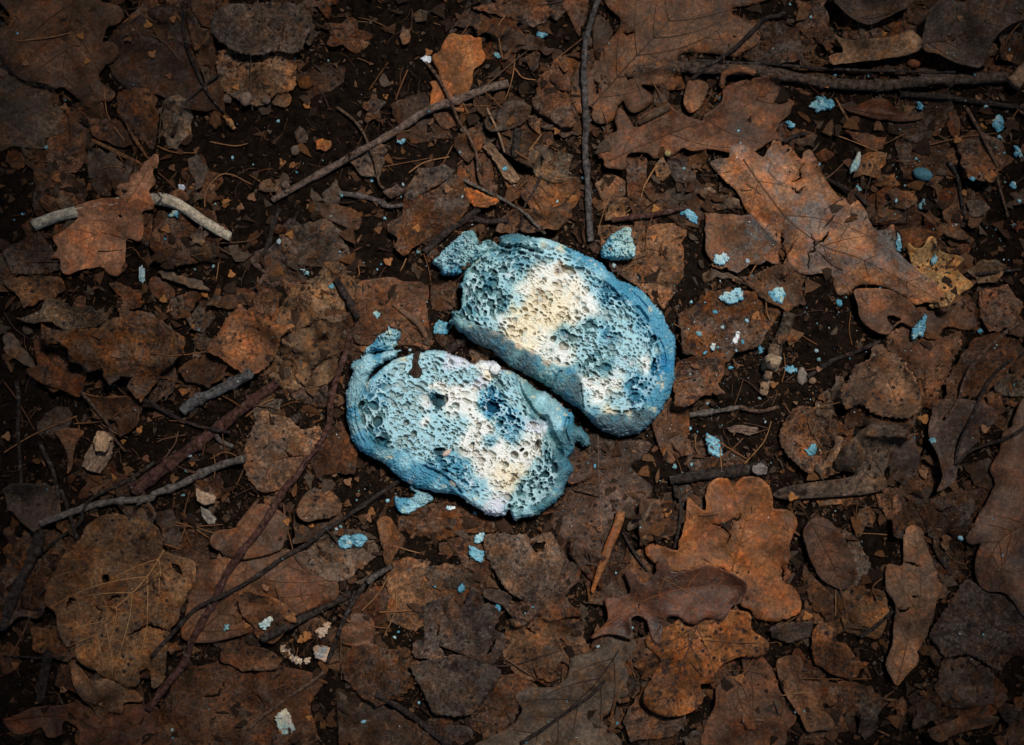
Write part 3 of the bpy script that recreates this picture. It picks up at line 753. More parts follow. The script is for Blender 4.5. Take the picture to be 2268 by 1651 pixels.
def scraps(n, smin, smax, cols, tries=4000, opn=.12, mar=15, lift=1.5):
    k = 0
    for _ in range(tries):
        if k >= n: break
        x = random.uniform(-mar, 2268 + mar); y = random.uniform(-mar, 1651 + mar)
        if is_open(x, y) and random.random() > opn: continue
        if 790 < x < 1500 and 560 < y < 1120 and random.random() < .75: continue
        s = random.uniform(smin, smax); kd = random.choice([0, 1, 1, 2, 2, 2, 2, 2, 2]); cn = random.choice(cols); va = random.choice(['plain', 'rot', 'rot', 'vein', 'lace', 'speck'])
        big = 'large' if s > (smin + smax) / 2 else 'small'
        o = leaf(spot_label(f"{big} {CN[cn]} {'torn' if kd == 2 else 'old'} leaf piece", x, y), rand_outline(x, y, s, kd, random.uniform(0, 6.3)), cn, va, ['serrate', 'oak', 'torn'][kd],
                 lift=lift, und=random.uniform(2, 8), curl=random.uniform(-3, 12), tilt=(random.uniform(-20, 20), random.uniform(-20, 20)), name='leaf_scrap', cat='leaf scrap', group='old leaf scraps in the litter', wr=1.4)
        if o: k += 1
scraps(140, 90, 190, ['dark', 'dark', 'umber', 'umber', 'mauve', 'red', 'brown'], lift=1.0)

TREE = 'fallen oak leaves'; BIR = 'fallen birch leaves'; OTH = 'fallen broad leaves'
def ok(l, t, c, v='smooth', **k): return leaf(l, t, c, v, 'oak', name='oak_leaf', group=TREE, **k)
def bi(l, t, c, v='speck', **k): return leaf(l, t, c, v, 'serrate', name='birch_leaf', group=BIR, **k)
def ot(l, t, c, v='rot', e='torn', **k): return leaf(l, t, c, v, e, name='dead_leaf', group=OTH, **k)


def dens_mat(x, y, l):
    o_ = np.zeros(len(x))
    for p in OPEN: o_ = np.maximum(o_, inside(p, x, y))
    out = (x < -10) | (x > 2278) | (y < -10) | (y > 1661)
    return np.clip(.9 - .78 * o_ - .2 * out, 0, 1)
fine('leaf_shards', 'matted torn leaf shards packed between the larger leaves', 11000, 7, 34, [(.060, .029, .016), (.038, .020, .0125), (.085, .044, .024), (.024, .014, .0095), (.058, .040, .029), (.030, .018, .012), (.075, .033, .014)], dens_mat, 14, tl=.22)
H += np.float32(1.5)

scraps(150, 28, 80, ['dark', 'umber', 'umber', 'brown', 'grey', 'red', 'mauve', 'rust'], opn=.5, lift=1.5)

# --- lower layer of recognisable leaves
ot('dark plain leaf sheet behind the speckled corner leaves', 'T0 700,240 950,60 1150,40 1260,300 1300,560 1390,700 1200,700 1000,600 800,560 690,420', 'dark', 'plain', e='oak', und=7)
ot('long dark leaf strip beside the stacked birch leaves', 'T0 1210,60 1350,170 1380,300 1425,480 1440,740 1380,690 1300,480 1230,260', 'umber', 'plain', e='oak')
ot('dark leaf corner tucked above the stacked birch leaves', 'T0 1210,0 1390,10 1390,120 1370,230 1290,140', 'umber', 'plain')
ok('huge shaded oak leaf filling the upper corner', 'T0 10,-40 60,90 60,160 0,200 0,340 40,430 110,500 200,530 290,545 350,575 400,560 500,640 560,700 620,660 700,650 735,600 700,560 640,520 628,470 680,420 735,385 762,330 745,285 700,262 655,265 665,225 690,172 745,160 790,110 788,60 735,15 640,0 600,-40', 'brown', 'smooth', mid='T0 470,-30 430,200 385,550', veins=4, lift=5, und=8, arch=6)
ot('brown leaf point below the huge shaded oak leaf', 'T0 400,690 550,735 552,880 545,980 520,1060 480,1110 430,1120 375,1185 300,1110 280,980 300,880 350,760', 'brown', 'speck', e='oak', mid='T0 420,720 400,900 380,1150', lift=5)
ok('ash-brown leaf at the edge under the huge oak leaf', 'T0 -60,330 0,350 40,430 110,505 210,530 290,545 345,575 360,640 385,700 378,780 402,840 340,865 282,892 268,960 180,950 60,935 -60,925', 'grey', 'plain', mid='T0 -40,760 150,700 350,620', lift=8, arch=12, curl=-5)
bi('lower of the two stacked birch leaves, rust mottled', 'T0 1420,340 1500,290 1700,300 1885,330 1905,480 1890,570 1780,600 1740,650 1640,672 1540,640 1440,565 1400,450', 'tan', 'rot', lift=3)
bi('upper birch leaf with a long thin stalk', 'T0 1370,180 1390,100 1450,55 1520,25 1700,20 1900,40 1990,80 2022,140 2010,200 1980,250 1960,310 1900,345 1780,328 1700,352 1610,352 1530,332 1450,290 1400,235', 'grey', 'rot', mid='T0 1655,60 1630,340', stem='T0 1645,80 1630,240 1612,480 1618,620 1622,705', lift=5, und=7)
ot('rust leaf spotted with grey, frayed at the bottom', 'T0 750,590 850,560 960,560 1000,620 1012,730 1000,840 975,960 890,900 800,800 740,720', 'rust', 'speck', lift=3)
ot('pale grey-brown leaf with a stalk, ragged lower edge', 'T0 1050,640 1140,600 1215,640 1230,760 1225,870 1170,900 1130,965 1080,955 1045,880 1028,760', 'grey', 'rot', stem='T0 1040,640 1025,750 1012,920', lift=4)
ot('dark leaf band above the rolled brown edge', 'T0 550,755 640,770 760,780 830,850 860,940 760,950 650,905 590,880', 'umber', 'speck')
ot('dark brown leaf under the bent pale stick', 'T0 560,960 700,1000 830,1080 900,1120 800,1230 640,1260 560,1150', 'mauve', 'plain', e='oak')
ot('small grey leaf piece above the bent stick', 'T0 340,1310 420,1270 490,1300 480,1360 400,1350', 'grey')
ot('tall narrow leaf piece standing in bare soil', 'T0 1215,1030 1265,1000 1340,1080 1300,1200 1295,1280 1240,1310 1260,1180 1215,1100', 'grey', 'plain')
ot('narrow twisted leaf below the bent stick', 'T0 1000,1345 1060,1360 1055,1430 1035,1570 975,1490', 'brown', 'plain')
ot('grey-brown leaf below the dark soil hollow', 'T0 1800,1530 1950,1440 2100,1400 2210,1500 2266,1640 T3 2230,100 2020,140 1850,130 1830,30', 'grey', 'speck', lift=3)
ok('curved brown leaf at the end of the slanting twig', 'T0 1985,1295 2100,1312 2266,1340 2330,1400 2300,1490 2180,1445 2060,1385', 'umber', 'plain', curl=6)
# tile 1 lower
ot('brown leaf at the top edge above the orange leaf', 'T1 870,40 1000,15 1090,-5 1320,-40 1400,60 1350,130 1270,165 1180,140 1100,110 980,90', 'brown', 'rot', lift=3)
bi('toothed leaf hanging in beside the upright twig', 'T1 1460,20 1500,-30 1620,-10 1610,110 1580,160 1570,215 1530,140 1490,60', 'brown', 'plain')
ot('wide dull leaf right of the orange-brown leaf', 'T1 1000,220 1120,185 1250,200 1345,250 1325,325 1200,310 1100,335 1000,290', 'umber', 'plain')
ot('crumpled dark leaf pile left of the upright twig', 'T1 1268,640 1400,600 1500,640 1545,740 1540,810 1450,832 1370,760 1310,730 1262,695', 'brown', 'rot', lift=6, curl=8)
ot('small brown leaf beside the upright twig', 'T1 1370,480 1440,450 1500,470 1510,590 1400,560', 'brown', 'speck', lift=5)
ot('round dim leaf beneath the thick twig end', 'T1 955,770 1030,690 1150,650 1255,680 1230,760 1150,820 1030,855 970,835', 'mauve', 'plain', e='oak')
ot('folded brown strip under the slanting twig', 'T1 620,730 720,720 780,785 740,815 680,822', 'brown', 'plain', e='oak')
ot('brown leaf above the wood chip', 'T1 755,885 850,855 935,860 960,905 900,985 860,1055 790,1000 750,940', 'umber', 'plain', lift=4)
ot('brown leaf below the slanting twig', 'T1 50,1010 200,935 325,925 300,1050 272,1145 150,1130', 'grey', 'rot')
ot('rusty leaf hidden beside the orange scrap', 'T1 1180,1260 1250,1150 1340,1130 1480,1150 1565,1140 1590,1200 1570,1290 1520,1365 1440,1420 1350,1400 1260,1370', 'rust', 'speck', lift=4)
ot('brown leaf resting above the bread crust', 'T1 1025,1495 1080,1390 1150,1350 1300,1360 1440,1330 1525,1310 1480,1425 1430,1485 1300,1500 1100,1505', 'brown', 'speck', lift=5)
ot('skeletal grey leaf left of the upright twig', 'T1 1250,960 1340,940 1450,960 1525,1000 1500,1100 1560,1150 1400,1180 1300,1150 1215,1080', 'grey', 'lace', lift=4)
ok('large rust leaf with deep creases above the bread', 'T1 440,1220 520,1200 650,1150 780,1130 825,1210 855,1320 800,1405 720,1480 600,1530 500,1600 T1 430,1655 368,1600 385,1540 320,1490 330,1430 410,1400 420,1320', 'rust', 'rot', mid='T1 400,1560 520,1400 780,1160', lift=6, fold=-6)
ot('grey half of the leaf above the bread', 'T1 425,1290 440,1200 520,1075 600,1080 690,1062 762,1095 680,1180 560,1240 480,1290', 'grey', 'rot', lift=4)
ot('tan leaf beside the twig with brittle edges', 'T1 1680,1180 1750,1105 1870,1165 1872,1250 1790,1310 1745,1405 1710,1300', 'tan', 'vein', lift=3)
ot('ribbed brown leaf strip over the bumpy oak leaf base', 'T1 1865,860 1940,870 1955,945 2005,985 2015,1150 2030,1300 1990,1400 1900,1392 1880,1280 1868,1100', 'brown', 'rot', lift=3)
ot('veined square leaf end near the horizontal twig', 'T1 1760,1300 1840,1262 1900,1300 1892,1392 1800,1412 1735,1425', 'ochre', 'lace', lift=3)
ot('wide veined leaf lying against the upper bread crust', 'T4 1690,-130 T1 2050,1450 2180,1440 2270,1480 T4 2250,60 2240,200 2200,300 2120,420 2040,350 1950,270 1830,190 1740,110', 'ochre', 'vein', mid='T4 1790,200 1990,60 2100,-100', lift=5)
# tile 2 lower
ot('frayed leaf hanging from the top edge', 'T2 800,-10 830,80 800,160 890,235 975,270 1020,200 1005,80 1000,-20', 'brown', 'rot')
ot('rust leaf hidden behind the pointed grey leaf', 'T2 1085,110 1200,150 1480,85 1490,190 1400,260 1250,250 1110,240', 'rust', 'rot')
ot('dark leaf floor behind the slanting stem', 'T2 560,100 820,170 850,400 620,420 450,360 540,280', 'dark', 'rot')
ok('broad flat leaf in the upper far corner', 'T2 1650,60 1720,15 1860,20 1960,0 2100,-30 2300,-30 2300,120 2180,170 2085,230 2025,330 1955,455 1850,430 1760,400 1690,370 1600,352 1575,290 1600,180 1618,100', 'mauve', 'plain', mid='T2 1580,310 1850,230 2200,40', lift=5)
ot('dull leaf left of the stems in the upper corner', 'T2 2100,200 2266,140 2330,300 2250,420 2120,380', 'dark')
ot('crumbled leaf mat under the long rolled leaf', 'T2 1440,900 1600,860 1800,920 1780,1100 1620,1180 1500,1150', 'umber', 'rot')
ot('brown leaf sheet beside the blue rectangle', 'T2 1840,890 1960,840 2130,900 2150,1050 2050,1185 1900,1180 1850,1080', 'brown', 'rot')
ot('creased leaf tongue left of the pale mould stick', 'T2 1110,840 1200,850 1310,870 1380,890 1360,965 1290,970 1180,900', 'brown', 'plain', lift=5)
ot('small brown leaf next to the bumpy oak leaf', 'T2 760,830 860,820 935,870 920,945 830,930 760,920', 'umber', 'vein')
ot('skeletal leaf under the pale mould stick', 'T2 1195,1000 1280,980 1385,990 1370,1060 1330,1150 1240,1130 1165,1150', 'ochre', 'lace', lift=3)
ot('small rusty leaf near the pale mould stick', 'T2 930,985 1000,950 1055,990 1000,1042 950,1020', 'red', 'plain', lift=4)
ot('crackled leaf piece below the skeletal leaf', 'T2 1310,1130 1440,1120 1475,1190 1400,1225 1315,1200', 'rust', 'rot', lift=3)
ot('flat rusty leaf with jagged hem', 'T2 1370,1240 1450,1212 1560,1240 1592,1300 1500,1362 1420,1340 1380,1300', 'rust', 'vein', lift=4)
ot('dark red leaf wedge under the jagged hem leaf', 'T2 1310,1230 1370,1340 1485,1400 1390,1445 1330,1385', 'rust', 'plain')
ot('grey scrap below the arched oak leaf shoulder', 'T2 165,1240 240,1200 285,1240 235,1305', 'grey', 'lace')
ot('brittle grey leaf at the foot of the arched leaf', 'T2 240,1335 330,1232 430,1290 445,1335 320,1355', 'grey', 'vein', lift=4)
ot('leaf stained with blue dust beside the arched leaf', 'T2 210,1370 350,1385 500,1390 600,1470 680,1570 T5 690,120 500,130 420,180 240,130 205,0', 'rust', 'stained', lift=4)
ot('brown leaf tongue next to the arched leaf tip', 'T2 1465,1480 1600,1470 1745,1500 1690,1600 T5 1550,30 1500,20', 'rust', 'plain')
ot('long dull leaf with saw edge above the golden leaf', 'T2 1600,1370 1700,1390 1850,1450 1930,1550 1820,1545 1700,1490', 'brown', 'plain', lift=3)
# tile 5 lower
ot('large stained leaf carrying the pale flakes', 'T5 20,440 130,390 220,300 350,285 550,300 720,400 620,560 545,660 420,692 340,760 200,740 60,700', 'rust', 'rot', lift=3)
ot('leaf strip bridging below the blue-dusted leaf', 'T5 195,190 250,150 420,200 500,265 610,335 550,330 480,262 380,212 290,222 205,240', 'grey', 'plain', lift=5)
ot('dusty leaf with torn teeth under the arched leaf', 'T5 430,205 530,190 640,130 750,110 870,200 830,270 862,380 745,432 650,380 560,330', 'umber', 'plain', lift=5)
ot('crumbling leaf right of the cream-hearted slice', 'T5 20,760 150,720 335,745 330,830 280,900 325,960 180,985 100,1045 0,1045 -20,860', 'brown', 'rot', lift=3)
ot('brown leaf end tucked near the bread tip', 'T5 -150,1000 0,1020 90,1060 107,1140 100,1235 40,1330 0,1420 -60,1380 -130,1200', 'brown', 'plain', e='oak', stem='T5 -20,1330 40,1420 60,1500', lift=5)
ot('veined olive-brown leaf beyond the birch leaves', 'T5 1870,700 1960,600 2100,560 2210,640 2190,760 2080,880 1990,985 1760,1005 1780,880', 'umber', 'lace', mid='T5 2160,620 1980,780 1790,990', lift=4)
ot('brown leaf fold right of the golden leaf', 'T5 1990,290 2180,250 2290,400 2210,520 2060,570 1990,470', 'brown', 'rot')
ot('pale mottled leaf above the curled stems', 'T5 1890,170 2000,100 2090,90 2155,150 2100,245 1980,250', 'tan', 'rot', lift=4)
ot('curled grey-brown leaf near the far edge', 'T5 2090,870 2200,830 2300,880 2300,980 2200,985 2070,950 2045,900', 'grey', 'rot', lift=4)
ot('folded brown leaf under the grey-brown curl', 'T5 2010,980 2080,940 2155,1060 2100,1115 2040,1040', 'brown', 'plain')
ok('dark plum oak leaf with long points', 'T5 1700,1010 1900,1000 2055,1050 2080,1130 2000,1200 1950,1300 1850,1400 1800,1530 1690,1600 1725,1500 1690,1350 1645,1240 1680,1100', 'mauve', 'plain', mid='T5 2040,1060 1850,1250 1720,1560', lift=4)
ot('blackish leaf wedge beside the smooth edge leaf', 'T5 1900,1440 2050,1380 2120,1500 2060,1600 1960,1560', 'dark', 'plain')
# tile 3 lower
ot('grey leaf floor at the edge below the pale stick', 'T3 0,40 150,-60 320,0 380,150 200,200 60,180', 'mauve', 'rot')
ot('frayed skeletal leaf on the far edge', 'T3 15,230 120,195 260,200 400,215 420,285 330,350 240,370 130,420 100,330 30,275', 'ochre', 'lace', lift=4)
ot('dark red oval leaf near the small seed scales', 'T3 940,240 980,198 1050,230 1112,290 1100,340 1020,352 960,312', 'red', 'plain', e='oak', lift=4)
ot('grey twisted leaf above the dark red oval leaf', 'T3 1010,170 1060,140 1130,190 1230,215 1300,230 1352,292 1200,272 1130,235 1040,212', 'grey', 'plain', lift=6, curl=7)
ot('brown broken leaf beside the dark red oval leaf', 'T3 1080,345 1200,308 1262,350 1240,412 1130,482 1080,432', 'brown', 'rot', lift=3)
ot('pointed grey-brown leaf beside the speckled orange leaf', 'T3 1200,480 1260,410 1372,328 1362,490 1300,560 1220,545', 'grey', 'rot', lift=4)
ot('dark spotted leaf underneath the speckled orange leaf', 'T3 1150,800 1250,740 1350,700 1480,780 1462,850 1350,922 1200,892', 'umber', 'speck', lift=2)
ot('wide brown leaf below the crumpled rust leaf', 'T3 540,980 700,990 860,985 932,1060 885,1170 780,1240 740,1140 600,1120', 'umber', 'vein', lift=3)
ot('long frayed leaf strip along the far edge', 'T3 0,560 60,580 120,650 190,740 240,830 130,760 40,720 0,680', 'grey', 'plain')
bi('mottled leaf lobe left of the cracked tan leaf', 'T3 1430,340 1500,280 1600,290 1645,330 1560,385 1470,412 1415,390', 'brown', 'speck', lift=3, veins=0)
ot('brown leaf behind the cracked tan leaf', 'T3 1655,240 1740,235 1815,320 1790,420 1700,500 1630,430', 'brown', 'rot', lift=3)
ot('veined brown leaf below the blue slice crust', 'T3 2080,1180 2200,1150 2266,1250 T4 130,1300 110,1480 T3 2100,1490 1990,1450 2010,1300', 'umber', 'vein', lift=3)
ok('flat brown leaf under the long dark stem', 'T4 120,260 200,220 350,205 420,230 560,240 590,300 580,420 600,640 560,680 480,650 130,640 110,480', 'brown', 'plain', mid='T4 130,620 300,440 560,250', lift=4)
ot('dark leaf gap filler beside the torn flap', 'T4 600,260 760,230 800,300 740,420 600,420', 'umber', 'plain')
# tile 6 lower
ok('broad shaded leaf sheet along the bottom edge', 'T6 1100,1250 1200,1180 1400,1120 1500,1050 1800,1150 2000,1200 2085,1280 2000,1400 1960,1700 1000,1700 1010,1450 1080,1330', 'umber', 'vein', mid='T6 1050,1680 1400,1420 1980,1230', lift=4, cracks=['T6 1300,1360 1400,1340 1440,1250', 'T6 1640,1330 1720,1380 1740,1440'])
ot('dark leaf behind the giant veined leaf', 'T6 350,880 500,950 520,1080 440,1120 200,1050 180,900', 'rust', 'rot')
ot('dark leaf corner left of the mossy stick', 'T6 0,0 110,-50 350,-30 400,150 230,280 150,220 30,130', 'mauve', 'plain')
ot('brown leaf beside the giant leaf stalk hub', 'T6 1000,150 1100,130 1180,330 1100,400 1040,330', 'mauve', 'plain')
ok('smooth wide oak leaf under the crossing stems', 'T6 1265,530 1335,470 1440,430 1600,400 1800,380 1990,430 2100,510 2175,590 2180,700 2050,760 1880,830 1750,900 1640,920 1400,985 1250,992 1165,945 1200,800 1218,680', 'brown', 'smooth', mid='T6 1250,960 1600,650 1960,440', lift=6, und=7)
ok('spotted oak lobe pinned under the crossed sticks', 'T6 1550,690 1640,648 1800,700 1905,780 1860,900 1760,1000 1660,945 1640,880 1570,805', 'brown', 'speck', lift=5)
ot('dusty leaf between the fungus and the bottom twigs', 'T6 1400,1010 1560,980 1700,1020 1830,1110 1780,1180 1560,1180 1420,1110', 'umber', 'vein')
ot('dark leaf on the bottom edge beside the twig', 'T7 -20,1300 200,1340 420,1480 560,1660 0,1690', 'dark', 'plain')
ot('dark brown ragged leaf below the round brown leaf', 'T7 100,1010 200,1000 402,1042 382,1120 402,1210 392,1345 250,1405 100,1300 0,1200 50,1080', 'umber', 'rot', lift=3)
ok('round brown leaf end beside the needle bundle', 'T7 30,850 130,805 210,832 240,905 212,990 130,1012 20,1000', 'brown', 'smooth', lift=4)
ot('orange-brown leaf under the lower bread crust', 'T7 385,190 440,120 700,80 900,120 1000,200 1052,270 940,280 820,290 660,330 500,312 380,272', 'rust', 'rot', stem='T7 400,270 300,320 130,380', lift=4, mid='T7 400,260 700,230 1020,240')
ok('large brown oak leaf beneath the bread tip', 'T4 1480,1600 1500,1380 1560,1260 1700,1220 1830,1240 2020,1278 2032,1320 1980,1382 1905,1430 1960,1500 2050,1570 T7 2055,10 1990,75 1925,130 1800,250 1720,430 1590,500 1500,620 1440,655 1450,450 1410,300 1380,200 1450,80', 'mauve', 'vein', mid='T4 1690,1230 1695,1500 T7 1700,150 1560,430', lift=3, veins=5)
ot('grey leaf behind the rolled leaf', 'T7 1880,230 1990,130 2030,80 1990,190 1900,270', 'grey', 'plain', e='oak')
ot('narrow leaf strip above the veined tan leaf', 'T7 250,205 330,180 392,270 432,322 372,420 330,492 300,480 270,330', 'rust', 'plain', e='oak', lift=4)
ot('large veined tan leaf in the lower middle', 'T7 320,475 450,440 600,470 560,560 620,640 780,680 640,720 620,840 500,932 420,900 300,852 320,720 312,560', 'ochre', 'lace', mid='T7 330,830 450,640 590,480', lift=3)
ot('crinkled grey strip above the mauve leaf', 'T7 580,492 700,480 830,520 932,582 850,642 700,642 600,630 570,552', 'grey', 'rot', lift=4)
ot('dark leaf beneath the grey leaf with a hole', 'T7 700,330 900,300 960,420 1010,540 930,580 820,500', 'umber', 'rot')
ot('dark leaf under the red-brown oak leaf', 'T7 1070,750 1250,700 1450,660 1580,820 1440,830 1290,830 1150,840', 'umber', 'rot')
ot('small leaf bridge below the grey holed leaf', 'T7 945,640 1050,640 1130,690 1090,760 1000,720 950,690', 'mauve', 'plain', lift=4)
ot('dark veined leaf under the long grey oak leaf', 'T7 1050,1190 1200,1200 1300,1280 1200,1330 1170,1420 1130,1530 1050,1592 900,1545 880,1440 1000,1300', 'umber', 'vein')
ot('dark leaf beneath the rolled leaf end', 'T7 1750,620 1900,470 2000,600 1900,700 1800,760 1600,740', 'umber', 'plain')
ot('tan-tipped leaf left of the glowing orange leaf', 'T7 1880,440 1960,390 2050,440 2100,600 1990,640 1900,560', 'brown', 'vein')
ot('brown bottom leaf beside the long grey oak leaf', 'T7 1990,1260 2100,1150 2266,1200 T8 80,1500 0,1600 T7 1900,1640 1850,1500 1930,1350', 'brown', 'rot')
# tile 8 lower
ot('lacy leaf patch above the dark oval leaf', 'T8 890,-10 1100,-30 1330,0 1250,60 1150,122 1080,100 960,112', 'ochre', 'lace')
ot('brown upright leaf strip right of the lacy patch', 'T8 1320,-20 1482,-10 1480,130 1400,200 1330,110', 'brown', 'rot', lift=4)
ot('small tan leaf beneath the brown upright strip', 'T8 1195,170 1250,100 1312,150 1300,250 1240,240', 'tan', 'rot', lift=4)
ot('dark broken leaf behind the narrow tan leaf', 'T8 1570,100 1700,60 1850,0 1985,10 1950,150 1870,300 1910,500 1800,570 1700,400 1650,250', 'dark', 'rot', cracks=['T8 1700,130 1760,150 1830,110'])
bi('ragged grey-edged leaf behind the dark oval leaf', 'T8 1090,280 1185,310 1240,400 1285,490 1205,622 1100,692 1040,705 960,600 1100,500', 'grey', 'rot', lift=3, veins=0)
ot('brown leaf fragments under the dark oval leaf', 'T8 860,480 930,600 1050,690 1045,800 980,835 900,742 850,620', 'umber', 'plain')
ot('dark leaf under the black-spotted leaf edge', 'T8 600,920 680,870 905,850 900,960 750,1000 640,970', 'mauve', 'plain')
ot('golden veined leaf triangle beside the narrow tan leaf', 'T8 1100,832 1200,780 1392,700 1412,785 1400,860 1350,975 1200,962 1130,935', 'ochre', 'lace', lift=4, mid='T8 1120,900 1390,740')
ot('rusty ragged leaf below the golden triangle', 'T8 895,900 960,850 1040,900 1025,980 1130,1000 1200,1100 1275,1132 1200,1232 1060,1212 930,1132 890,1030', 'rust', 'rot', lift=3, curl=6)
ot('dark decayed leaf mat along the lower edge', 'T8 1000,1270 1120,1250 1300,1290 1410,1400 1300,1505 1100,1480 1000,1400', 'umber', 'rot')
ot('plain dark leaf with a drooping stalk', 'T8 1730,1250 1770,1100 1900,1080 2065,1130 2092,1300 2072,1392 1900,1422 1780,1402 1700,1292', 'mauve', 'plain', e='oak', stem='T8 2070,1390 2140,1450 2266,1510', lift=4)
ot('rust leaf in the bottom corner', 'T8 2090,1620 2180,1560 2290,1500 2300,1690 2120,1690', 'rust', 'plain')



# ------------------------------------------------------------------ big wood pieces lying low in the heap
G_ST = 'sticks lying in the leaf litter'
twig('thick rotting branch running to the far upper corner', 'T2 -260,440 0,425 300,440 520,450 750,490 1000,530 1300,548 1600,532 1900,508 2165,492', 11.5, 'log', name='branch', cat='branch', taper=1.0, rough=.3, knots=5, up=8, shoots=[(.62, -90, 22, 3.5), (.78, -80, 18, 3)])
twig('thin black twig running above the rotting branch', 'T2 120,380 400,400 900,432 1500,462 1800,482', 4, 'dark', group=G_ST, up=12)
twig('dark damp stick below the rotting branch', 'T2 1480,600 1900,640 2130,670 2300,700', 7, 'dark', group=G_ST)
twig('thick bark log between the leaf heaps', 'T3 870,1590 1060,1440 1240,1310 1400,1190 1600,1030 1790,890', 15, 'red', name='log', cat='log', taper=.7, knots=4, rough=.2, up=-6)
twig('mossy stick half sunk at the edge', 'T6 260,260 200,450 130,610 80,740 45,880', 13, 'dark', name='stick', cat='stick', taper=.7, knots=3, rough=.3)
twig('rotten stick stub in the black corner gap', 'T6 310,1060 280,1180 240,1385', 12, 'dark', name='stick', cat='stick', taper=.7, rough=.35)
twig('short blackish stick beside the wood chip', 'T1 1170,830 1160,900 1150,1020', 9, 'dark', name='stick', cat='stick', taper=.9)
twig('fallen stick with a grey lichen knob', 'T5 -20,1530 200,1490 420,1470 600,1440', 10, 'dark', name='stick', cat='stick', taper=1.5, rough=.3)
twig('decayed stick between soil and the stained leaf', 'T5 760,440 730,540 680,640 650,700', 14, 'log', name='stick', cat='stick', taper=.9, rough=.35)
twig('dark stick passing under both bread slices', 'T4 -10,760 200,900 T4 560,740 700,660 830,580', 7, 'dark', group=G_ST) if False else None
twig('dark stick pointing at the gap between the slices', 'T4 640,750 740,670 880,560 960,500', 9, 'dark', group=G_ST, taper=1.0)
twig('blackened stick angling down to the bread flap', 'T1 930,1330 860,1390 700,1500 560,1630', 8, 'dark', group=G_ST, taper=1.0)
twig('dark stick end left of the bread chunk', 'T1 880,1410 980,1430 1100,1425', 7, 'dark', group=G_ST)
twig('black diagonal stick along the lower leaf pile', 'T7 250,1320 400,1420 560,1540 720,1660', 6, 'dark', group=G_ST, taper=1.3)
twig('dark stick hidden under the lower oak leaf', 'T6 1700,960 1900,860 2060,780 2266,680', 9, 'dark', group=G_ST, taper=1.0, rough=.35)
twig('black stick crossing beside the fungus patch', 'T6 2110,1130 2180,960 2240,800 2290,660', 6, 'dark', group=G_ST)
twig('dark twig lying over the red-brown leaf corner', 'T8 1220,960 1330,880 1430,790', 5, 'dark', group=G_ST, up=4)

# ------------------------------------------------------------------ upper layer of leaves
ot('crumpled rust leaf, the upper torn fold', 'T3 685,240 760,245 870,285 932,372 900,402 830,412 785,482 740,425 750,340 715,285', 'rust', 'rot', lift=6, curl=9, holes=['T3 740,320 770,330 780,380 750,370'])
ot('lacy grey crumpled leaf over the rust leaf', 'T3 290,350 370,350 450,400 600,392 700,450 702,492 600,532 430,560 330,502 180,500 100,472 250,430', 'grey', 'lace', lift=6, curl=8, mid='T3 300,360 430,430 690,490')
ot('crumpled rust leaf with a wavy torn outline', 'T3 320,520 430,560 640,540 740,500 870,430 1000,440 1140,540 1232,602 1220,702 1130,782 1030,850 1010,900 940,1028 885,970 850,912 880,850 800,852 740,922 700,872 700,800 600,832 560,790 490,752 480,680 430,640 300,605', 'rust', 'rot', lift=8, und=10, curl=9, mid='T3 1020,850 800,680 420,560', stem='T3 1025,850 1150,890 1300,930 1450,990 1560,1055', wr=2.2)
ok('dark reddish leaf below the crumpled rust leaf', 'T3 205,600 280,640 350,665 450,740 550,812 552,870 515,985 400,940 280,900 180,832 175,800 240,782 215,700', 'red', 'speck', mid='T3 510,970 380,800 220,620', lift=6)
ok('curled brown leaf point beside the wood stub', 'T3 345,1212 440,1188 522,1212 490,1260 462,1330 452,1440 420,1485 418,1380 380,1275', 'brown', 'plain', lift=6, curl=7)
bi('cracked tan leaf left of the bread, long centre rib', 'T3 2100,110 2200,118 2285,200 2285,330 2240,470 2150,502 2095,480 2110,525 2192,600 2180,740 2130,880 1990,922 1940,880 1930,930 1870,950 1858,1005 1820,930 1790,890 1730,850 1700,780 1790,700 1785,600 1800,450 1850,330 1920,250 2040,200', 'tan', 'speck', mid='T3 1935,215 1925,450 1905,700 1855,1000', lift=7, und=12, wr=1.6, veins=5, cracks=['T3 1800,710 1850,715 1900,690', 'T3 2000,880 2010,820 2060,760', 'T3 1940,540 2010,530 2060,480 2130,495'], amp=.9)
bi('speckled orange leaf with a dark stalk', 'T3 1560,395 1600,430 1650,410 1690,440 1740,460 1800,522 1915,522 1840,590 1812,660 1770,740 1690,812 1640,838 1590,832 1490,772 1440,732 1360,682 1420,590 1470,492', (.175, .072, .032), 'speck', mid='T3 1365,682 1600,600 1880,525', stem='T3 1370,685 1280,700 1150,718 1010,705', lift=9, arch=9)
bi('tan and orange leaf with a ragged lower half', 'T3 1690,1080 1760,1098 1870,1130 1955,1200 2060,1180 2072,1240 2000,1350 1950,1462 1860,1562 1700,1600 1600,1502 1580,1400 1592,1300 1630,1190 1670,1130', 'tan', 'rot', lift=7, und=8, veins=3, mid='T3 1700,1560 1780,1350 1950,1210')
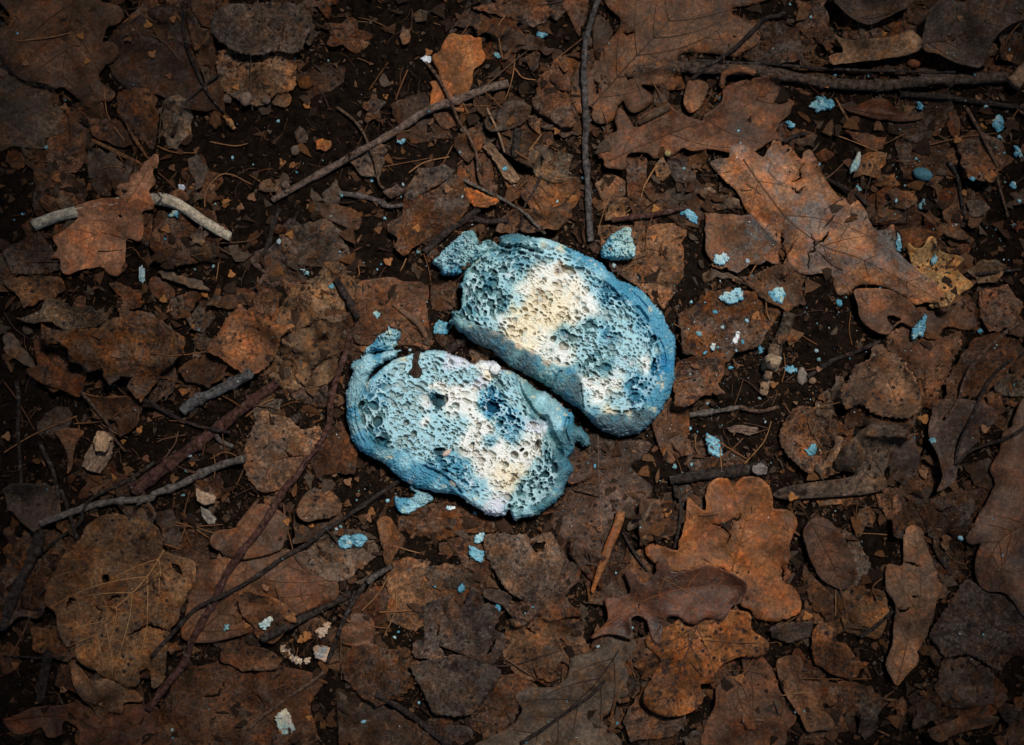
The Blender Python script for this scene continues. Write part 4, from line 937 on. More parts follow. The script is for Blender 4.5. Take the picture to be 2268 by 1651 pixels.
ok('giant veined leaf with holes and cracks', 'T6 540,300 560,230 680,160 780,150 860,180 960,190 1030,240 1062,330 1055,385 1150,430 1250,462 1272,560 1220,680 1172,760 1150,850 1100,930 1082,1100 1060,1232 990,1282 975,1160 925,1165 912,1240 860,1272 740,1232 600,1160 500,1080 495,960 480,1000 420,1012 382,900 370,800 300,730 312,640 380,500 440,400', 'ochre', 'vein', lift=7, und=8, mid='T6 1060,390 900,620 720,800 560,1050', veins=6, holes=['T6 665,545 705,545 712,590 680,598 660,580', 'T6 1100,480 1150,490 1180,560 1140,545 1110,520', 'T6 915,1165 970,1150 985,1240 920,1255'], cracks=['T6 430,760 460,700 500,720', 'T6 690,720 740,690 790,680', 'T6 840,930 900,905 960,870 1040,900 1100,920', 'T6 640,860 660,790 620,740', 'T6 980,570 1000,640 1060,650'], vclr=(.30, .16, .07))
ok('twisted tan leaf below the giant veined leaf', 'T6 458,1122 520,1140 600,1222 700,1202 800,1262 925,1340 900,1372 800,1382 785,1442 720,1442 645,1485 580,1400 500,1292', 'tan', 'plain', lift=8, mid='T6 640,1470 620,1340 480,1140', fold=8)
ok('dim oak leaf with rounded lobes on the bottom edge', 'T6 0,1500 60,1480 200,1422 400,1400 560,1378 650,1482 800,1402 1010,1422 985,1550 950,1700 530,1700 510,1572 480,1532 410,1515 385,1592 300,1612 262,1540 200,1572 100,1592 40,1562', 'red', 'smooth', mid='T6 20,1510 400,1480 900,1600', lift=4)
ok('narrow oak lobe curling beside the long stem', 'T6 1362,330 1380,280 1430,260 1530,240 1600,150 1680,90 1830,150 1872,220 1845,330 1800,400 1600,440 1445,422 1430,400 1380,372', 'brown', 'smooth', lift=8, und=7, arch=6)
ok('brown oak lobe above the crossing sticks', 'T6 1925,140 1960,40 2020,0 2150,20 2215,120 2150,172 2050,190 1990,202', 'tan', 'speck', lift=5)
bi('spotted birch leaf under the round mould disc', 'D 650,1230 690,1205 735,1182 770,1176 806,1185 836,1222 815,1250 790,1262 770,1285 725,1286 690,1265', 'grey', 'speck', lift=6, mid='D 652,1230 740,1235 830,1222')
ok('narrow tan leaf standing out near the lower corner', 'T8 1490,280 1520,240 1570,230 1622,270 1635,340 1680,440 1692,500 1712,520 1720,590 1775,642 1760,702 1702,712 1690,840 1662,900 1650,960 1600,1040 1590,1120 1530,1190 1458,1275 1410,1212 1378,1130 1420,1000 1432,880 1442,780 1420,712 1380,640 1385,490 1482,480 1490,380', 'tan', 'smooth', mid='T8 1455,1260 1530,950 1600,620 1560,260', lift=8, arch=8, fold=-5, cracks=['T8 1500,475 1560,478 1600,500', 'T8 1445,770 1490,790 1540,765', 'T8 1540,690 1560,690 1580,695'])
ok('dark oval leaf with a curved stalk', 'T8 838,262 900,188 990,186 1060,255 1120,340 1165,440 1182,560 1130,642 1060,642 960,582 900,482 850,352', 'umber', 'smooth', mid='T8 885,200 1000,420 1090,630', stem='T8 890,205 850,140 790,100 700,85', lift=8, arch=6)
bi('dark plum leaf with saw teeth in the lower corner', 'T8 1668,935 1750,800 1862,630 1915,585 2000,642 2120,672 2290,750 2290,1010 2182,1122 2142,1182 2070,1152 1930,1072 1770,1082 1720,1012', 'mauve', 'rot', mid='T8 1675,945 1900,900 2260,820', lift=5)
ot('curled leaf edge along the bottom corner gap', 'T8 1640,1540 1800,1490 1950,1452 2092,1462 2050,1522 1850,1582 1700,1622', 'brown', 'plain', e='oak', lift=6, arch=12)
ok('long grey oak leaf reaching the bottom edge', 'T7 1620,1050 1715,1010 1720,965 1800,940 1900,950 1932,1000 1900,1062 1862,1122 1882,1200 1850,1300 1762,1450 1720,1502 1800,1690 920,1690 1000,1600 1130,1532 1190,1432 1152,1360 1162,1320 1250,1282 1400,1282 1480,1222 1502,1130 1512,1072', 'grey', 'smooth', mid='T7 1820,1040 1600,1330 1200,1660', lift=7, vclr=(.03, .02, .018))
bi('ragged ochre leaf between grey leaves', 'T7 1098,850 1150,840 1222,880 1290,832 1440,832 1482,870 1580,862 1592,960 1625,1042 1500,1075 1500,1130 1440,1110 1390,1180 1320,1190 1280,1240 1150,1192 1072,1060 1088,950', 'ochre', 'speck', lift=5, veins=0, cracks=['T7 1440,960 1480,1020 1490,1080', 'T7 1220,880 1260,930'])
ot('shrivelled leaf bit in the ochre leaf hollow', 'T7 1270,1150 1360,1130 1450,1190 1400,1250 1290,1220', 'ochre', 'rot', lift=1, curl=8)
bi('grey leaf with a hole, right under the blue slice', 'T7 955,300 1030,290 1085,278 1140,300 1222,290 1240,330 1300,300 1380,280 1422,350 1452,450 1440,542 1380,642 1260,712 1150,682 1082,622 1022,532 962,422', 'grey', 'rot', lift=8, und=8, veins=3, mid='T7 1120,670 1200,520 1420,560', holes=['T7 1245,340 1290,345 1350,340 1330,400 1280,410 1262,380'])
bi('upper half of the large mauve leaf', 'T7 560,770 640,715 740,690 765,770 830,722 870,640 900,640 942,720 920,772 965,735 1040,780 1035,850 1012,900 1078,940 1072,1032 1002,1120 900,1092 760,1040 650,1000 690,1070 620,1108 580,1088 500,1090 492,1000 560,960', 'mauve', 'rot', lift=6, und=7, veins=3, mid='T7 660,1000 850,1090 1040,1140', stem='T7 860,1060 1000,1135 1130,1145 1290,1090 1430,1045', cracks=['T7 965,1085 990,1020 1030,960', 'T7 640,850 650,900 640,960'])
bi('large mauve leaf, the lower rounded half', 'T7 480,1130 560,1112 700,1082 800,1075 1040,1155 1032,1232 950,1352 862,1442 700,1452 622,1442 582,1360 532,1262 490,1182', 'mauve', 'rot', lift=8, und=7, veins=0)
ok('black-spotted leaf under the red-brown oak leaf', 'T8 -170,930 0,850 100,760 300,772 480,790 500,900 602,972 605,1042 520,1082 400,1082 282,1150 262,1240 172,1262 192,1340 162,1412 70,1442 0,1452 -100,1440 -180,1400 -200,1300 -100,1102 -180,1000', 'orange', 'speck', lift=6, mid='T8 160,850 40,1150 -100,1420', vclr=(.05, .03, .025))
ok('reddish leaf below the black-spotted leaf', 'T8 450,1092 560,1078 642,1160 682,1282 700,1322 782,1422 792,1502 742,1562 680,1690 200,1690 262,1402 272,1280 342,1212 452,1210', 'brown', 'smooth', lift=5, mid='T8 520,1100 420,1350 640,1660')
ok('small tan oak leaf at the bottom beside the reddish leaf', 'T8 672,1130 735,1080 810,1075 832,1130 822,1222 930,1240 962,1302 932,1402 1000,1452 1042,1512 1020,1562 930,1562 872,1572 802,1452 720,1322 700,1282', 'brown', 'smooth', lift=7, mid='T8 750,1100 830,1350 980,1540')
ok('glowing orange oak leaf, the brightest of the lower leaves', 'T8 205,130 200,0 T5 207,1640 222,1560 290,1510 358,1520 385,1578 440,1510 540,1503 620,1562 642,1640 T8 650,120 700,125 742,130 792,170 802,232 772,300 752,362 762,430 742,482 768,562 722,602 770,625 815,672 832,730 818,792 742,842 640,856 540,840 500,782 430,742 472,640 380,562 300,500 100,522 -50,520 -150,452 -185,390 -130,350 20,392 30,330 70,200 90,50 130,80', 'orange', 'smooth', mid='T8 300,790 390,500 480,180 T5 520,1540', lift=9, und=10, veins=4, cracks=['T8 250,220 310,230 370,300 350,360', 'T8 715,490 718,560 715,600', 'T8 370,200 420,195 450,150'])
ok('red-brown oak leaf with pointed lobes and a shine', 'D 1308,1410 1345,1372 1340,1325 1375,1322 1396,1308 1383,1268 1402,1262 1420,1290 1440,1282 1455,1240 1470,1233 1490,1264 1530,1258 1562,1250 1605,1262 1652,1292 1640,1332 1620,1342 1600,1372 1562,1366 1530,1382 1500,1364 1472,1370 1462,1420 1442,1416 1430,1372 1398,1368 1400,1412 1370,1406 1340,1404', 'red', 'gloss', mid='D 1312,1406 1400,1345 1500,1305 1640,1300', lift=9, und=7, vclr=(.17, .06, .025))
ok('smooth leathery leaf cut by the far edge', 'T5 2300,1060 2180,1160 2132,1222 2115,1330 2050,1450 2082,1520 2062,1600 2035,1650 T8 1950,200 1890,312 1925,352 1982,342 1960,440 1962,560 2022,652 2152,672 2320,760', 'brown', 'gloss', lift=12, arch=22, mid='T8 2320,200 2100,330 2000,600')
ok('orange-brown leaf standing above the slanting twig', 'T1 735,215 800,228 850,225 890,245 932,243 935,310 960,360 930,412 882,455 872,532 842,592 782,622 820,700 800,722 740,702 680,700 600,692 598,612 612,560 598,522 652,508 650,450 615,392 615,350 662,325 690,262', 'orange', 'smooth', mid='T1 640,690 740,480 820,240', lift=8, arch=7)
ok('broad oak leaf behind the upright twig, holed near its base', 'T1 1800,-40 1835,120 1815,190 1780,230 1710,310 1670,380 1640,440 1575,400 1530,420 1518,520 1513,620 1545,700 1580,730 1640,680 1652,760 1700,795 1775,780 1800,740 1850,640 1872,680 1920,722 1990,700 2055,640 2030,600 1968,545 2050,550 2150,577 T2 10,575 60,495 35,410 35,350 100,320 200,330 290,340 400,357 470,320 540,280 568,230 550,180 450,110 385,80 390,40 470,28 560,5 590,-40', 'brown', 'smooth', mid='T1 1640,690 1860,440 2120,160 T2 60,0', veins=5, lift=8, und=10, vclr=(.05, .03, .022), holes=['T1 1665,510 1690,520 1700,580 1680,605 1658,590 1672,550', 'T2 385,220 405,222 410,236 390,236'], cracks=['T1 1860,470 1890,500 1920,490', 'T1 1850,205 1880,215 1930,200'])
ok('dark oak lobe between the twig and the broad leaf', 'T1 1690,75 1740,110 1785,190 1760,250 1722,305 1690,380 1662,330 1655,200 1670,110', 'umber', 'smooth', lift=3)
ok('pointed grey leaf hanging over the top edge', 'T2 1035,-40 1060,60 1130,120 1200,147 1280,158 1340,132 1440,90 1512,50 1525,-40', 'mauve', 'plain', stem='T2 1285,150 1290,200 1310,240 1350,305', lift=8)
ok('brown folded leaf lying on the rotting branch', 'T2 1038,228 1100,250 1250,255 1400,250 1535,212 1578,290 1556,350 1400,382 1200,402 1080,415 1020,422 1000,372 1045,350 1092,340 1080,290', 'tan', 'plain', lift=8, und=7)
ok('bumpy oak leaf lying below the rotting branch', 'T1 1830,690 1795,760 1812,840 1740,880 1690,950 1680,990 1725,1035 1735,1080 1860,1090 1880,1000 2000,985 2060,1020 T2 0,1000 60,962 130,975 250,960 400,990 530,977 620,915 692,890 670,840 700,780 760,730 797,660 770,630 700,612 690,560 707,490 620,483 540,500 430,520 330,560 320,640 260,700 200,740 180,780 60,742 -20,690 -50,660 T1 2000,720 1950,770 1930,812 1882,742', 'brown', 'smooth', mid='T1 1760,1040 T2 0,850 300,760 690,560', lift=9, und=13, veins=4, wr=1.5, vclr=(.09, .042, .024))
ot('brittle tan leaf resting on the bumpy oak leaf', 'T1 2065,1040 2110,1012 2150,1060 2165,1110 2110,1160 2065,1130', 'tan', 'vein', lift=3, curl=5)
ok('hooked brown lobe curling over the branch end', 'T2 110,510 200,514 232,552 208,622 160,702 105,727 65,662 78,582', 'brown', 'smooth', lift=7, curl=-6)
ok('long spindle leaf under the rotting branch', 'T2 1110,690 1180,680 1260,642 1330,625 1400,640 1440,682 1540,735 1632,740 1600,770 1500,782 1380,777 1250,750 1150,722', 'red', 'smooth', mid='T2 1110,692 1350,740 1625,752', stem='T2 1112,692 1050,670 980,620 860,530', lift=8, arch=9, fold=-8)
bi('serrated birch leaf with a toothed rim beside the folded leaf', 'T5 1400,600 1440,560 1540,520 1640,540 1760,600 1870,560 1882,640 1832,720 1792,830 1742,930 1702,1042 1622,1042 1592,960 1562,880 1512,800 1470,750 1430,722 1398,650', 'brown', 'plain', mid='T5 1650,1030 1640,750 1660,560', lift=7, amp=1.2)
bi('paler birch leaf peppered with grey spots', 'T5 1270,720 1292,660 1340,650 1390,700 1440,722 1482,770 1522,830 1562,900 1592,990 1562,1072 1482,1112 1400,1112 1300,1092 1240,1042 1180,1030 1110,1060 1080,1000 1080,930 1130,880 1150,820 1180,780 1230,760', 'tan', 'speck', mid='T5 1465,1105 1400,900 1310,670', stem='T5 1465,1105 1530,1060 1590,1020', lift=8, amp=1.2, und=6)
ot('rusty curled bit between birch and folded leaves', 'T5 1160,1040 1212,1030 1300,1122 1422,1150 1400,1180 1200,1180 1100,1200 1130,1100', 'umber', 'plain', e='oak', lift=6)
ok('folded grey leaf with a sharp crease', 'T5 1030,1370 1100,1290 1250,1172 1400,1150 1500,1172 1472,1232 1442,1380 1372,1470 1330,1600 T8 700,60 720,-20 T5 1180,1500 1100,1462 1050,1460', 'grey', 'speck', mid='T5 1160,1640 1300,1400 1480,1180', lift=7, fold=12)
ot('thin tan leaf edge beside the folded grey leaf', 'T5 1040,1240 1080,1240 1060,1330 1010,1420 960,1470 920,1460 980,1390', 'tan', 'plain', lift=4)
ot('grey-black leaf fan right of the folded leaf', 'T5 1470,1240 1560,1220 1610,1390 1590,1500 1500,1560 1420,1500 1400,1420', 'mauve', 'plain', lift=5)
ok('brown leaf with a round hole beneath the arched leaf', 'T5 1172,290 1290,280 1400,290 1500,340 1562,400 1592,482 1550,542 1480,502 1422,540 1402,575 1340,577 1260,532 1210,472 1188,380', 'brown', 'smooth', lift=7, und=6, holes=['T5 1390,460 1435,452 1480,485 1450,500 1425,535 1400,500'])
ok('brown oak leaf spreading below the golden leaf', 'T5 1600,400 1750,420 1800,370 1880,275 1952,350 2002,452 1972,532 1900,552 1830,532 1762,542 1722,602 1650,604 1600,542 1565,480', 'brown', 'smooth', lift=6, und=6)
ok('golden leaf glowing beside the arched leaf tip', 'T5 1520,-10 1560,20 1610,12 1650,-50 1700,-40 1715,20 1790,52 1868,65 1902,105 1850,150 1872,202 1932,262 1870,310 1800,372 1740,402 1660,402 1680,300 1560,140', 'gold', 'speck', lift=7, und=6, mid='T5 1730,380 1680,150 1640,0')
ok('big arched oak leaf with a crackled glossy back', 'T2 245,1040 290,1020 360,1017 365,960 400,930 460,935 520,975 582,1012 612,960 642,908 700,903 760,940 838,1020 852,980 890,958 930,1000 982,1130 1030,1210 1100,1290 1142,1332 1170,1300 1202,1300 1242,1342 1272,1422 1320,1482 1380,1482 1422,1450 1446,1470 1456,1560 T5 1450,15 1500,80 1600,170 1702,252 1745,352 1640,385 1560,382 1500,330 1400,280 1290,255 1200,262 1130,312 1080,317 1050,250 1040,200 970,180 880,190 800,170 750,120 728,40 692,0 T2 660,1560 560,1450 480,1362 420,1242 350,1182 280,1100', (.25, .115, .048), 'stained', mid='T2 450,1030 620,1280 760,1440 940,1580 T5 1180,80 1450,210 1745,372', lift=12, und=10, arch=30, fold=-22, veins=5, rr=1.7, cracks=['T2 760,1180 830,1150 825,1100 860,1040', 'T2 870,1510 910,1560 910,1620 T5 870,60 885,160', 'T2 910,1590 960,1560 1010,1500', 'T2 760,1210 800,1250 850,1205', 'T2 700,1500 710,1560 690,1600'], vclr=(.10, .052, .032))
ok('oak leaf lying over the bent pale stick', 'T0 960,1030 990,990 1015,1000 1020,1052 985,1110 1000,1182 962,1240 990,1300 985,1350 915,1372 922,1450 915,1550 880,1567 830,1540 802,1560 T3 800,40 792,130 760,197 700,192 640,140 580,150 522,157 460,182 420,192 380,160 375,92 320,82 355,30 T0 360,1600 330,1532 400,1490 510,1400 490,1340 620,1290 700,1280 790,1290 730,1240 740,1200 830,1180 842,1130 900,1110 920,1052', 'orange', 'smooth', mid='T0 990,1000 870,1250 700,1450 500,1570', lift=3, und=6, arch=6, cracks=['T0 750,1390 780,1400 790,1410']) if False else None
# ------------------------------------------------------------------ twigs, stems and chips on top
bent = empty('bent_stick', *pts('T0 1040,1290')[0], 0)
tag(bent, 'bent pale stick, stripped of bark, snapped at its elbow', 'stick')
def stick_part(nm, text, r, r2, clr, rough=.16):
    q = catmull([p[:2] for p in pts(text)], 3, False); zz = bil(H, 0, 0, q[:, 0], q[:, 1]); zz = np.maximum(smooth1(zz, 30), smooth1(zz, 8)) + r * .9
    v, f = tube(np.column_stack([q, zz]), np.linspace(r, r2, len(q)), 26, .02, True, 5)
    V = v.reshape(-1, 3); n = len(q); a = np.tile(np.arange(26), n); i = np.repeat(np.arange(n), 26); c = np.column_stack([q, zz])[i]
    k = 1 + rough * vnoise(i * .35, a * 9.0, 6, 7) + .07 * np.sin(a * 2.9)
    V = c + (V - c) * k[:, None]
    d = q[-1] - q[-4]; d /= np.linalg.norm(d)
    V[-26:, :2] += d * (7 * vnoise(a[-26:] * 5.0, a[-26:] * 0., 6, 3))[:, None]; d = q[0] - q[3]; d /= np.linalg.norm(d); V[:26, :2] += d * (7 * vnoise(a[:26] * 5.0, a[:26] * 0., 6, 9))[:, None]
    o = mesh_obj(nm, V, f, M['wood'], bent); o.color = vary(clr, .05); stamp(q, zz, np.linspace(r, r2, n)); return o
stick_part('stick_half', 'T0 215,1458 350,1405 500,1365 700,1325 900,1285 1040,1290', 12, 12, (.44, .385, .31))
stick_part('stick_half', 'T0 1040,1290 1120,1310 1230,1370 1350,1450 1480,1530', 13.5, 9.5, (.62, .52, .39))
ok('oak leaf lying over the bent pale stick', 'T0 960,1030 990,990 1015,1000 1020,1052 985,1110 1000,1182 962,1240 990,1300 985,1350 915,1372 922,1450 915,1550 880,1567 830,1540 802,1560 T3 800,40 792,130 760,197 700,192 640,140 580,150 522,157 460,182 420,192 380,160 375,92 320,82 355,30 T0 360,1600 330,1532 400,1490 510,1400 490,1340 620,1290 700,1280 790,1290 730,1240 740,1200 830,1180 842,1130 900,1110 920,1052', (.26, .115, .06), 'smooth', mid='T0 990,1000 870,1250 700,1450 500,1570', lift=3, und=6, arch=6, holes=['T0 755,1392 775,1388 790,1408 770,1410'])
roll('dark leaf edge rolled into a tube above the pale stick', 'T0 590,905,13 700,960,15 800,1010,16 900,1055,12', 'brown', 'plain')
roll('slim rusty rolled leaf crossing above the oak leaf', 'T0 800,785,5 850,880,14 910,970,12 950,1035,6', 'rust', 'plain')
roll('rolled lip of the bumpy oak leaf by the branch', 'T1 1960,790,20 2050,740,28 2150,690,26', 'grey', 'plain')
roll('brown tube of curled oak lobe over the rotting branch', 'T2 320,560,16 330,480,24 420,450,30 520,480,22', 'brown', 'smooth', up=4)
roll('rolled leaf, orange-brown and upright like a cigar', 'T7 1830,140,34 1810,240,34 1740,400,32 1690,540,24 1650,660,14', 'orange', 'smooth', up=5, turns=1.2)
roll('short rolled leaf bit left of the bread flap', 'T4 350,385,10 420,430,20 520,510,26 580,620,14', 'brown', 'smooth')
roll('thin curled leaf pod hanging by the grey oak leaf', 'T7 1830,1220,6 1800,1350,12 1775,1480,10', 'brown', 'plain')
roll('curled oak lobe tip beside the long stem', 'T6 1540,235,14 1600,150,16 1660,70,12', 'brown', 'smooth')
roll('curled dry sliver below the ash leaf edge', 'T2 1065,630,6 1100,700,11 1150,790,8', 'tan', 'plain')

twig('long slanting twig across the dark soil', 'T0 1750,1290 1950,1180 2266,1010 T1 200,945 420,810 560,720 760,650 960,570 1105,530', 6.6, (.115, .078, .062), group=G_ST, taper=1.45, knots=4, rough=.22, up=3, shoots=[(.55, -35, 14, 3)])
twig('upright dark twig running down to the bread', 'T1 1690,-20 1640,140 1605,280 1595,420 1600,600 1612,800 1605,950 1622,1150 1628,1350 1642,1560', 6.6, 'grey', group=G_ST, taper=1.1, knots=5, rough=.2, up=5, shoots=[(.52, -120, 14, 4.5)]).color = (.07, .062, .06, 1)
twig('glossy black stalk slanting from the top edge', 'T2 725,65 690,90 600,110 500,210 380,320 250,410 120,505', 5.5, 'dark', group=G_ST, taper=.75, up=4, rough=.1)
twig('long dark stem sweeping down beside the blue slice', 'T3 2266,580 2235,700 2180,850 2140,1000 2120,1180 2000,1370 1900,1520 T6 1850,-20 1700,230 1500,500 1400,700 1250,960 1180,1130 1050,1290 950,1430', 6.8, 'red', group='long stems crossing the lower leaves', taper=1.25, knots=6, rough=.15, up=5, shoots=[(.62, 40, 12, 3)])
twig('second long stem crossing the dark red one', 'T7 420,-80 300,10 0,210 T6 2100,260 1990,350 1830,440 1660,560 1480,660 1280,760 1180,860 1080,970 1000,1065', 5.2, 'dark', group='long stems crossing the lower leaves', taper=.8, knots=6, rough=.3, up=4)
twig('grey straight stick in the heap by the birch leaves', 'T3 1170,1080 1260,1010 1380,955 1500,895 1620,835', 11.5, 'grey', group=G_ST, taper=1.0, knots=2, up=3, rough=.12).color = (.085, .08, .08, 1)
twig('long grey forked twig above the giant leaf', 'T3 1580,1385 1450,1420 1300,1480 1150,1560 1000,1610 T6 960,55 700,80 500,130 270,215', 8.5, 'grey', group=G_ST, taper=.8, knots=4, up=4, rough=.15, shoots=[(.5, -30, 22, 4)])
twig('thin dark twig over the giant leaf corner', 'T3 990,1410 820,1530 580,1650 T6 500,220 380,310 270,400', 4.5, 'dark', group=G_ST, up=3)
twig('crooked thin twig over the skeletal leaf', 'T1 810,1155 900,1200 1060,1280 1200,1370 1290,1460 1345,1510', 4.2, 'grey', group=G_ST, up=3, rough=.3)
twig('short upright twig bit above the bread crust', 'T1 1320,1140 1270,1240 1210,1340 1185,1490', 3, 'dark', group=G_ST, up=2)
twig('horizontal red twig below the bumpy oak leaf', 'T1 1780,1420 1900,1405 2080,1380 2266,1340 T2 90,1345', 6, 'red', group=G_ST, up=3, knots=3)
twig('bare grey twig near the slanting twig end', 'T1 0,1245 160,1265 260,1295 330,1330 425,1322', 6, 'grey', group=G_ST, knots=2, rough=.2)
twig('twig crossing the slanting twig at its middle', 'T1 -10,685 90,760 160,850 205,950 240,1050 265,1180 300,1215', 3.2, 'brown', group=G_ST, up=6)
twig('stem leaning on the orange-brown leaf', 'T1 570,395 650,500 720,630 790,790 850,880 900,1000 910,1130 940,1195', 3.4, 'brown', group=G_ST, up=9)
twig('forked stem in the stacked birch corner', 'T0 1180,60 1185,200 1215,330 1290,510 1370,640 1440,720', 4, 'dark', group=G_ST, up=3)
twig('curved petiole over the stacked leaf pair', 'T0 1400,475 1330,530 1260,590 1190,660 1160,730', 3.4, 'dark', group=G_ST, up=2)
twig('dark root bit in the lower soil hollow', 'T0 1800,1340 1760,1450 1740,1540 1690,1660', 6, 'dark', group=G_ST, knots=2, rough=.35)
twig('dark stub with a bud left of the bread flap', 'T3 2170,215 2200,270 2240,340 T4 60,330 110,430 140,470', 8, 'dark', group=G_ST, taper=.8, knots=2, rough=.2)
twig('bark-covered stub at the upper far edge', 'T2 2200,540 2300,430', 17, 'tan', name='stub', cat='stub', taper=1.0, rough=.35, up=6)
twig('knotty twig under the lying birch stalk', 'T5 880,860 960,800 1060,740 1200,690 1350,620', 5, 'dark', group=G_ST, knots=4, rough=.4)
twig('dark thin stem down the far leaf bank', 'T5 2266,700 2120,770 2020,890 1960,1010 1900,1160 1850,1280 1810,1420', 4, 'dark', group=G_ST, up=3)
twig('brown stem lying across the veined olive leaf', 'T5 2266,490 2120,590 2010,680 1920,780 1870,900 1840,1000 1760,1120', 4.5, 'brown', group=G_ST, up=3, rough=.1)
twig('stalk entering over the smooth edge leaf', 'T5 2290,1160 2150,1250 2020,1300 1900,1350 1820,1420', 4.2, 'dark', group=G_ST, up=6, st=False)
twig('wiry stalk above the brown far leaf', 'T5 1890,200 2000,185 2130,170 2266,155', 3.6, 'dark', group=G_ST, up=3)
twig('long brown stem beside the blue rectangle', 'T2 1910,690 1990,850 2060,1020 2110,1180 2150,1300 2180,1400', 4, 'brown', group=G_ST, up=3)
twig('dark stem by the grey pebble crumb', 'T2 1790,1040 1850,1140 1870,1260 1890,1390', 5, 'dark', group=G_ST, rough=.3)
twig('thin twig slanting above the arched leaf shoulder', 'T2 995,1150 1080,1200 1180,1260 1260,1330', 4.5, 'dark', group=G_ST, up=2)
twig('short black twig above the bumpy leaf edge', 'T2 720,915 800,870 870,855', 5, 'dark', group=G_ST, up=5)
twig('curved stem below the bread tip', 'T7 1850,280 1900,370 1950,450 2010,530', 3.4, 'dark', group=G_ST, up=3)
twig('thick curved stalk down from the bread tip leaf', 'T5 10,1560 20,1630 T8 45,60 40,200 10,380', 4.6, 'dark', group=G_ST, up=4)
twig('black twig alongside the large grey bottom leaf', 'T7 1190,1640 1330,1550 1500,1430 1640,1330 1730,1230', 4.5, 'dark', group=G_ST, up=3, rough=.3)
twig('dark fallen twig left of the veined tan leaf', 'T7 350,500 220,560 150,650 60,800 0,940', 5.5, 'dark', group=G_ST, rough=.35, up=2)
twig('short split twig on the needle bundle', 'T7 190,600 260,550 350,495', 6.5, 'grey', group=G_ST, rough=.3, up=5)
twig('thin dark twig along the bottom leaf sheet', 'T6 2090,1190 2000,1260 1850,1360 1700,1470 1600,1560', 4.5, 'brown', group=G_ST, up=3)
twig('fine black root across the bottom corner gap', 'T6 0,1085 200,1090 400,1080 500,1095', 2.2, 'dark', group=G_ST)
twig('dark stem running beside the giant leaf', 'T6 370,0 440,150 480,260 510,330', 5, 'dark', group=G_ST, up=2)
twig('dry stem down the far edge heap', 'T3 85,880 100,1050 95,1200 110,1400 145,1650', 4.4, 'dark', group=G_ST, up=3)
twig('thin root over the wood stub', 'T3 530,950 620,1060 690,1150 720,1240 800,1340', 4.0, 'brown', group=G_ST, up=6)
twig('dark branchlet in the heap of needles', 'T3 940,1000 1060,1080 1150,1130 1300,1180 1480,1215', 4.6, 'dark', group=G_ST, up=3, knots=3, rough=.3)
twig('crooked dark root by the wood stub', 'T3 235,1280 280,1380 320,1460 350,1560 370,1650', 5, 'dark', group=G_ST)
twig('blue-veined root under the bark log', 'T3 1390,1230 1420,1275 1500,1310', 6, 'grey', group=G_ST, rough=.35)
twig('grey curved rootlet near the bread tip', 'T5 105,1105 200,1090 330,1070 430,1050', 6, 'grey', group=G_ST, rough=.4, knots=3)
twig('gnarled rootlet on the bare soil', 'T5 430,1050 560,1080 690,1048', 5, 'brown', group=G_ST, rough=.5)
twig('brown twig lying on the grey ochre leaves', 'T7 1530,0 1620,20 1700,45', 3.6, 'brown', group=G_ST, up=2)
twig('upright twig left of the wood chip', 'T1 965,695 1010,790 1050,880 1082,985', 2.8, 'tan', group=G_ST, up=4)

# chips and stubs of wood with a broken face
def chip(label, text, h, clr, name='wood_chip', cat='wood chip', mat='wood'):
    P = edge_style(np.array([p[:2] for p in pts(text)]), 'torn', 3, .5); b = under(P, 70)
    x0, y0 = P.min(0) - 3; x1, y1 = P.max(0) + 3; X, Y = np.meshgrid(np.arange(x0, x1, 1.3), np.arange(y0, y1, 1.3))
    ins = inside(P, X, Y); dd = seg_dist(P, X, Y) * np.where(ins, 1, -1)
    q = P - P.mean(0); w_, v_ = np.linalg.eigh(q.T @ q); ax_ = v_[:, 1]; u = (X - P[:, 0].mean()) * ax_[0] + (Y - P[:, 1].mean()) * ax_[1]; v = -(X - P[:, 0].mean()) * ax_[1] + (Y - P[:, 1].mean()) * ax_[0]
    hw = np.abs(q @ np.array([-ax_[1], ax_[0]])).max() + 1
    g = vnoise(u, v * 5, 16, 3) + .7 * vnoise(u, v * 4, 7, 5); Z = h * (.45 + .55 * np.sqrt(np.clip(1 - (v / hw) ** 2, .05, 1))) + 1.6 * g + 1.2 * fbm(X, Y, 14, 6, 3) - 3 * np.clip(1 - np.abs(vnoise(u, v * 6, 30, 9)) * 6, 0, 1)
    C = np.array(clr)[None, None] * (1 + .45 * g + .5 * fbm(X, Y, 18, 8, 4, .7))[..., None]
    R = dict(X=X, Y=Y, d=dd, Z=Z, C=np.clip(C, .005, .8), dc=dd, T=h, mask=dd > 0)
    o = relief_mesh(R, b - 1, [name, name], [M['bits']] * 2, None, split=False)[0]; tag(o, label, cat); return o
chip('short wood chip with a blue stain on it', 'T1 935,945 985,908 1012,935 1060,990 1095,1035 1150,1090 1182,1150 1165,1180 1120,1182 1080,1150 1040,1082 990,1012 960,965', 15, (.165, .10, .062))
chip('peeling wood stub with a bright split top', 'T3 630,1212 700,1215 732,1250 722,1310 700,1390 640,1482 570,1465 518,1440 540,1360 590,1280', 24, (.20, .13, .09), name='wood_stub', cat='wood stub')
chip('pale splinter face on the peeling stub', 'T3 640,1205 690,1210 730,1250 700,1340 630,1330 610,1270', 30, (.40, .25, .15))
chip('split end of bark beside the bottom twig', 'T6 1265,-10 1330,20 1390,40 1385,85 1320,100 1270,70', 16, (.33, .22, .15))
chip('pale rotten wood end in the lower heap', 'T6 1285,110 1350,140 1392,190 1385,225 1340,225 1300,180', 12, (.22, .19, .16))
chip('grey bark flake on the bare soil', 'T5 338,1190 400,1168 480,1175 545,1185 552,1215 500,1238 430,1220 370,1215', 8, (.13, .085, .065), name='bark_flake', cat='bark')
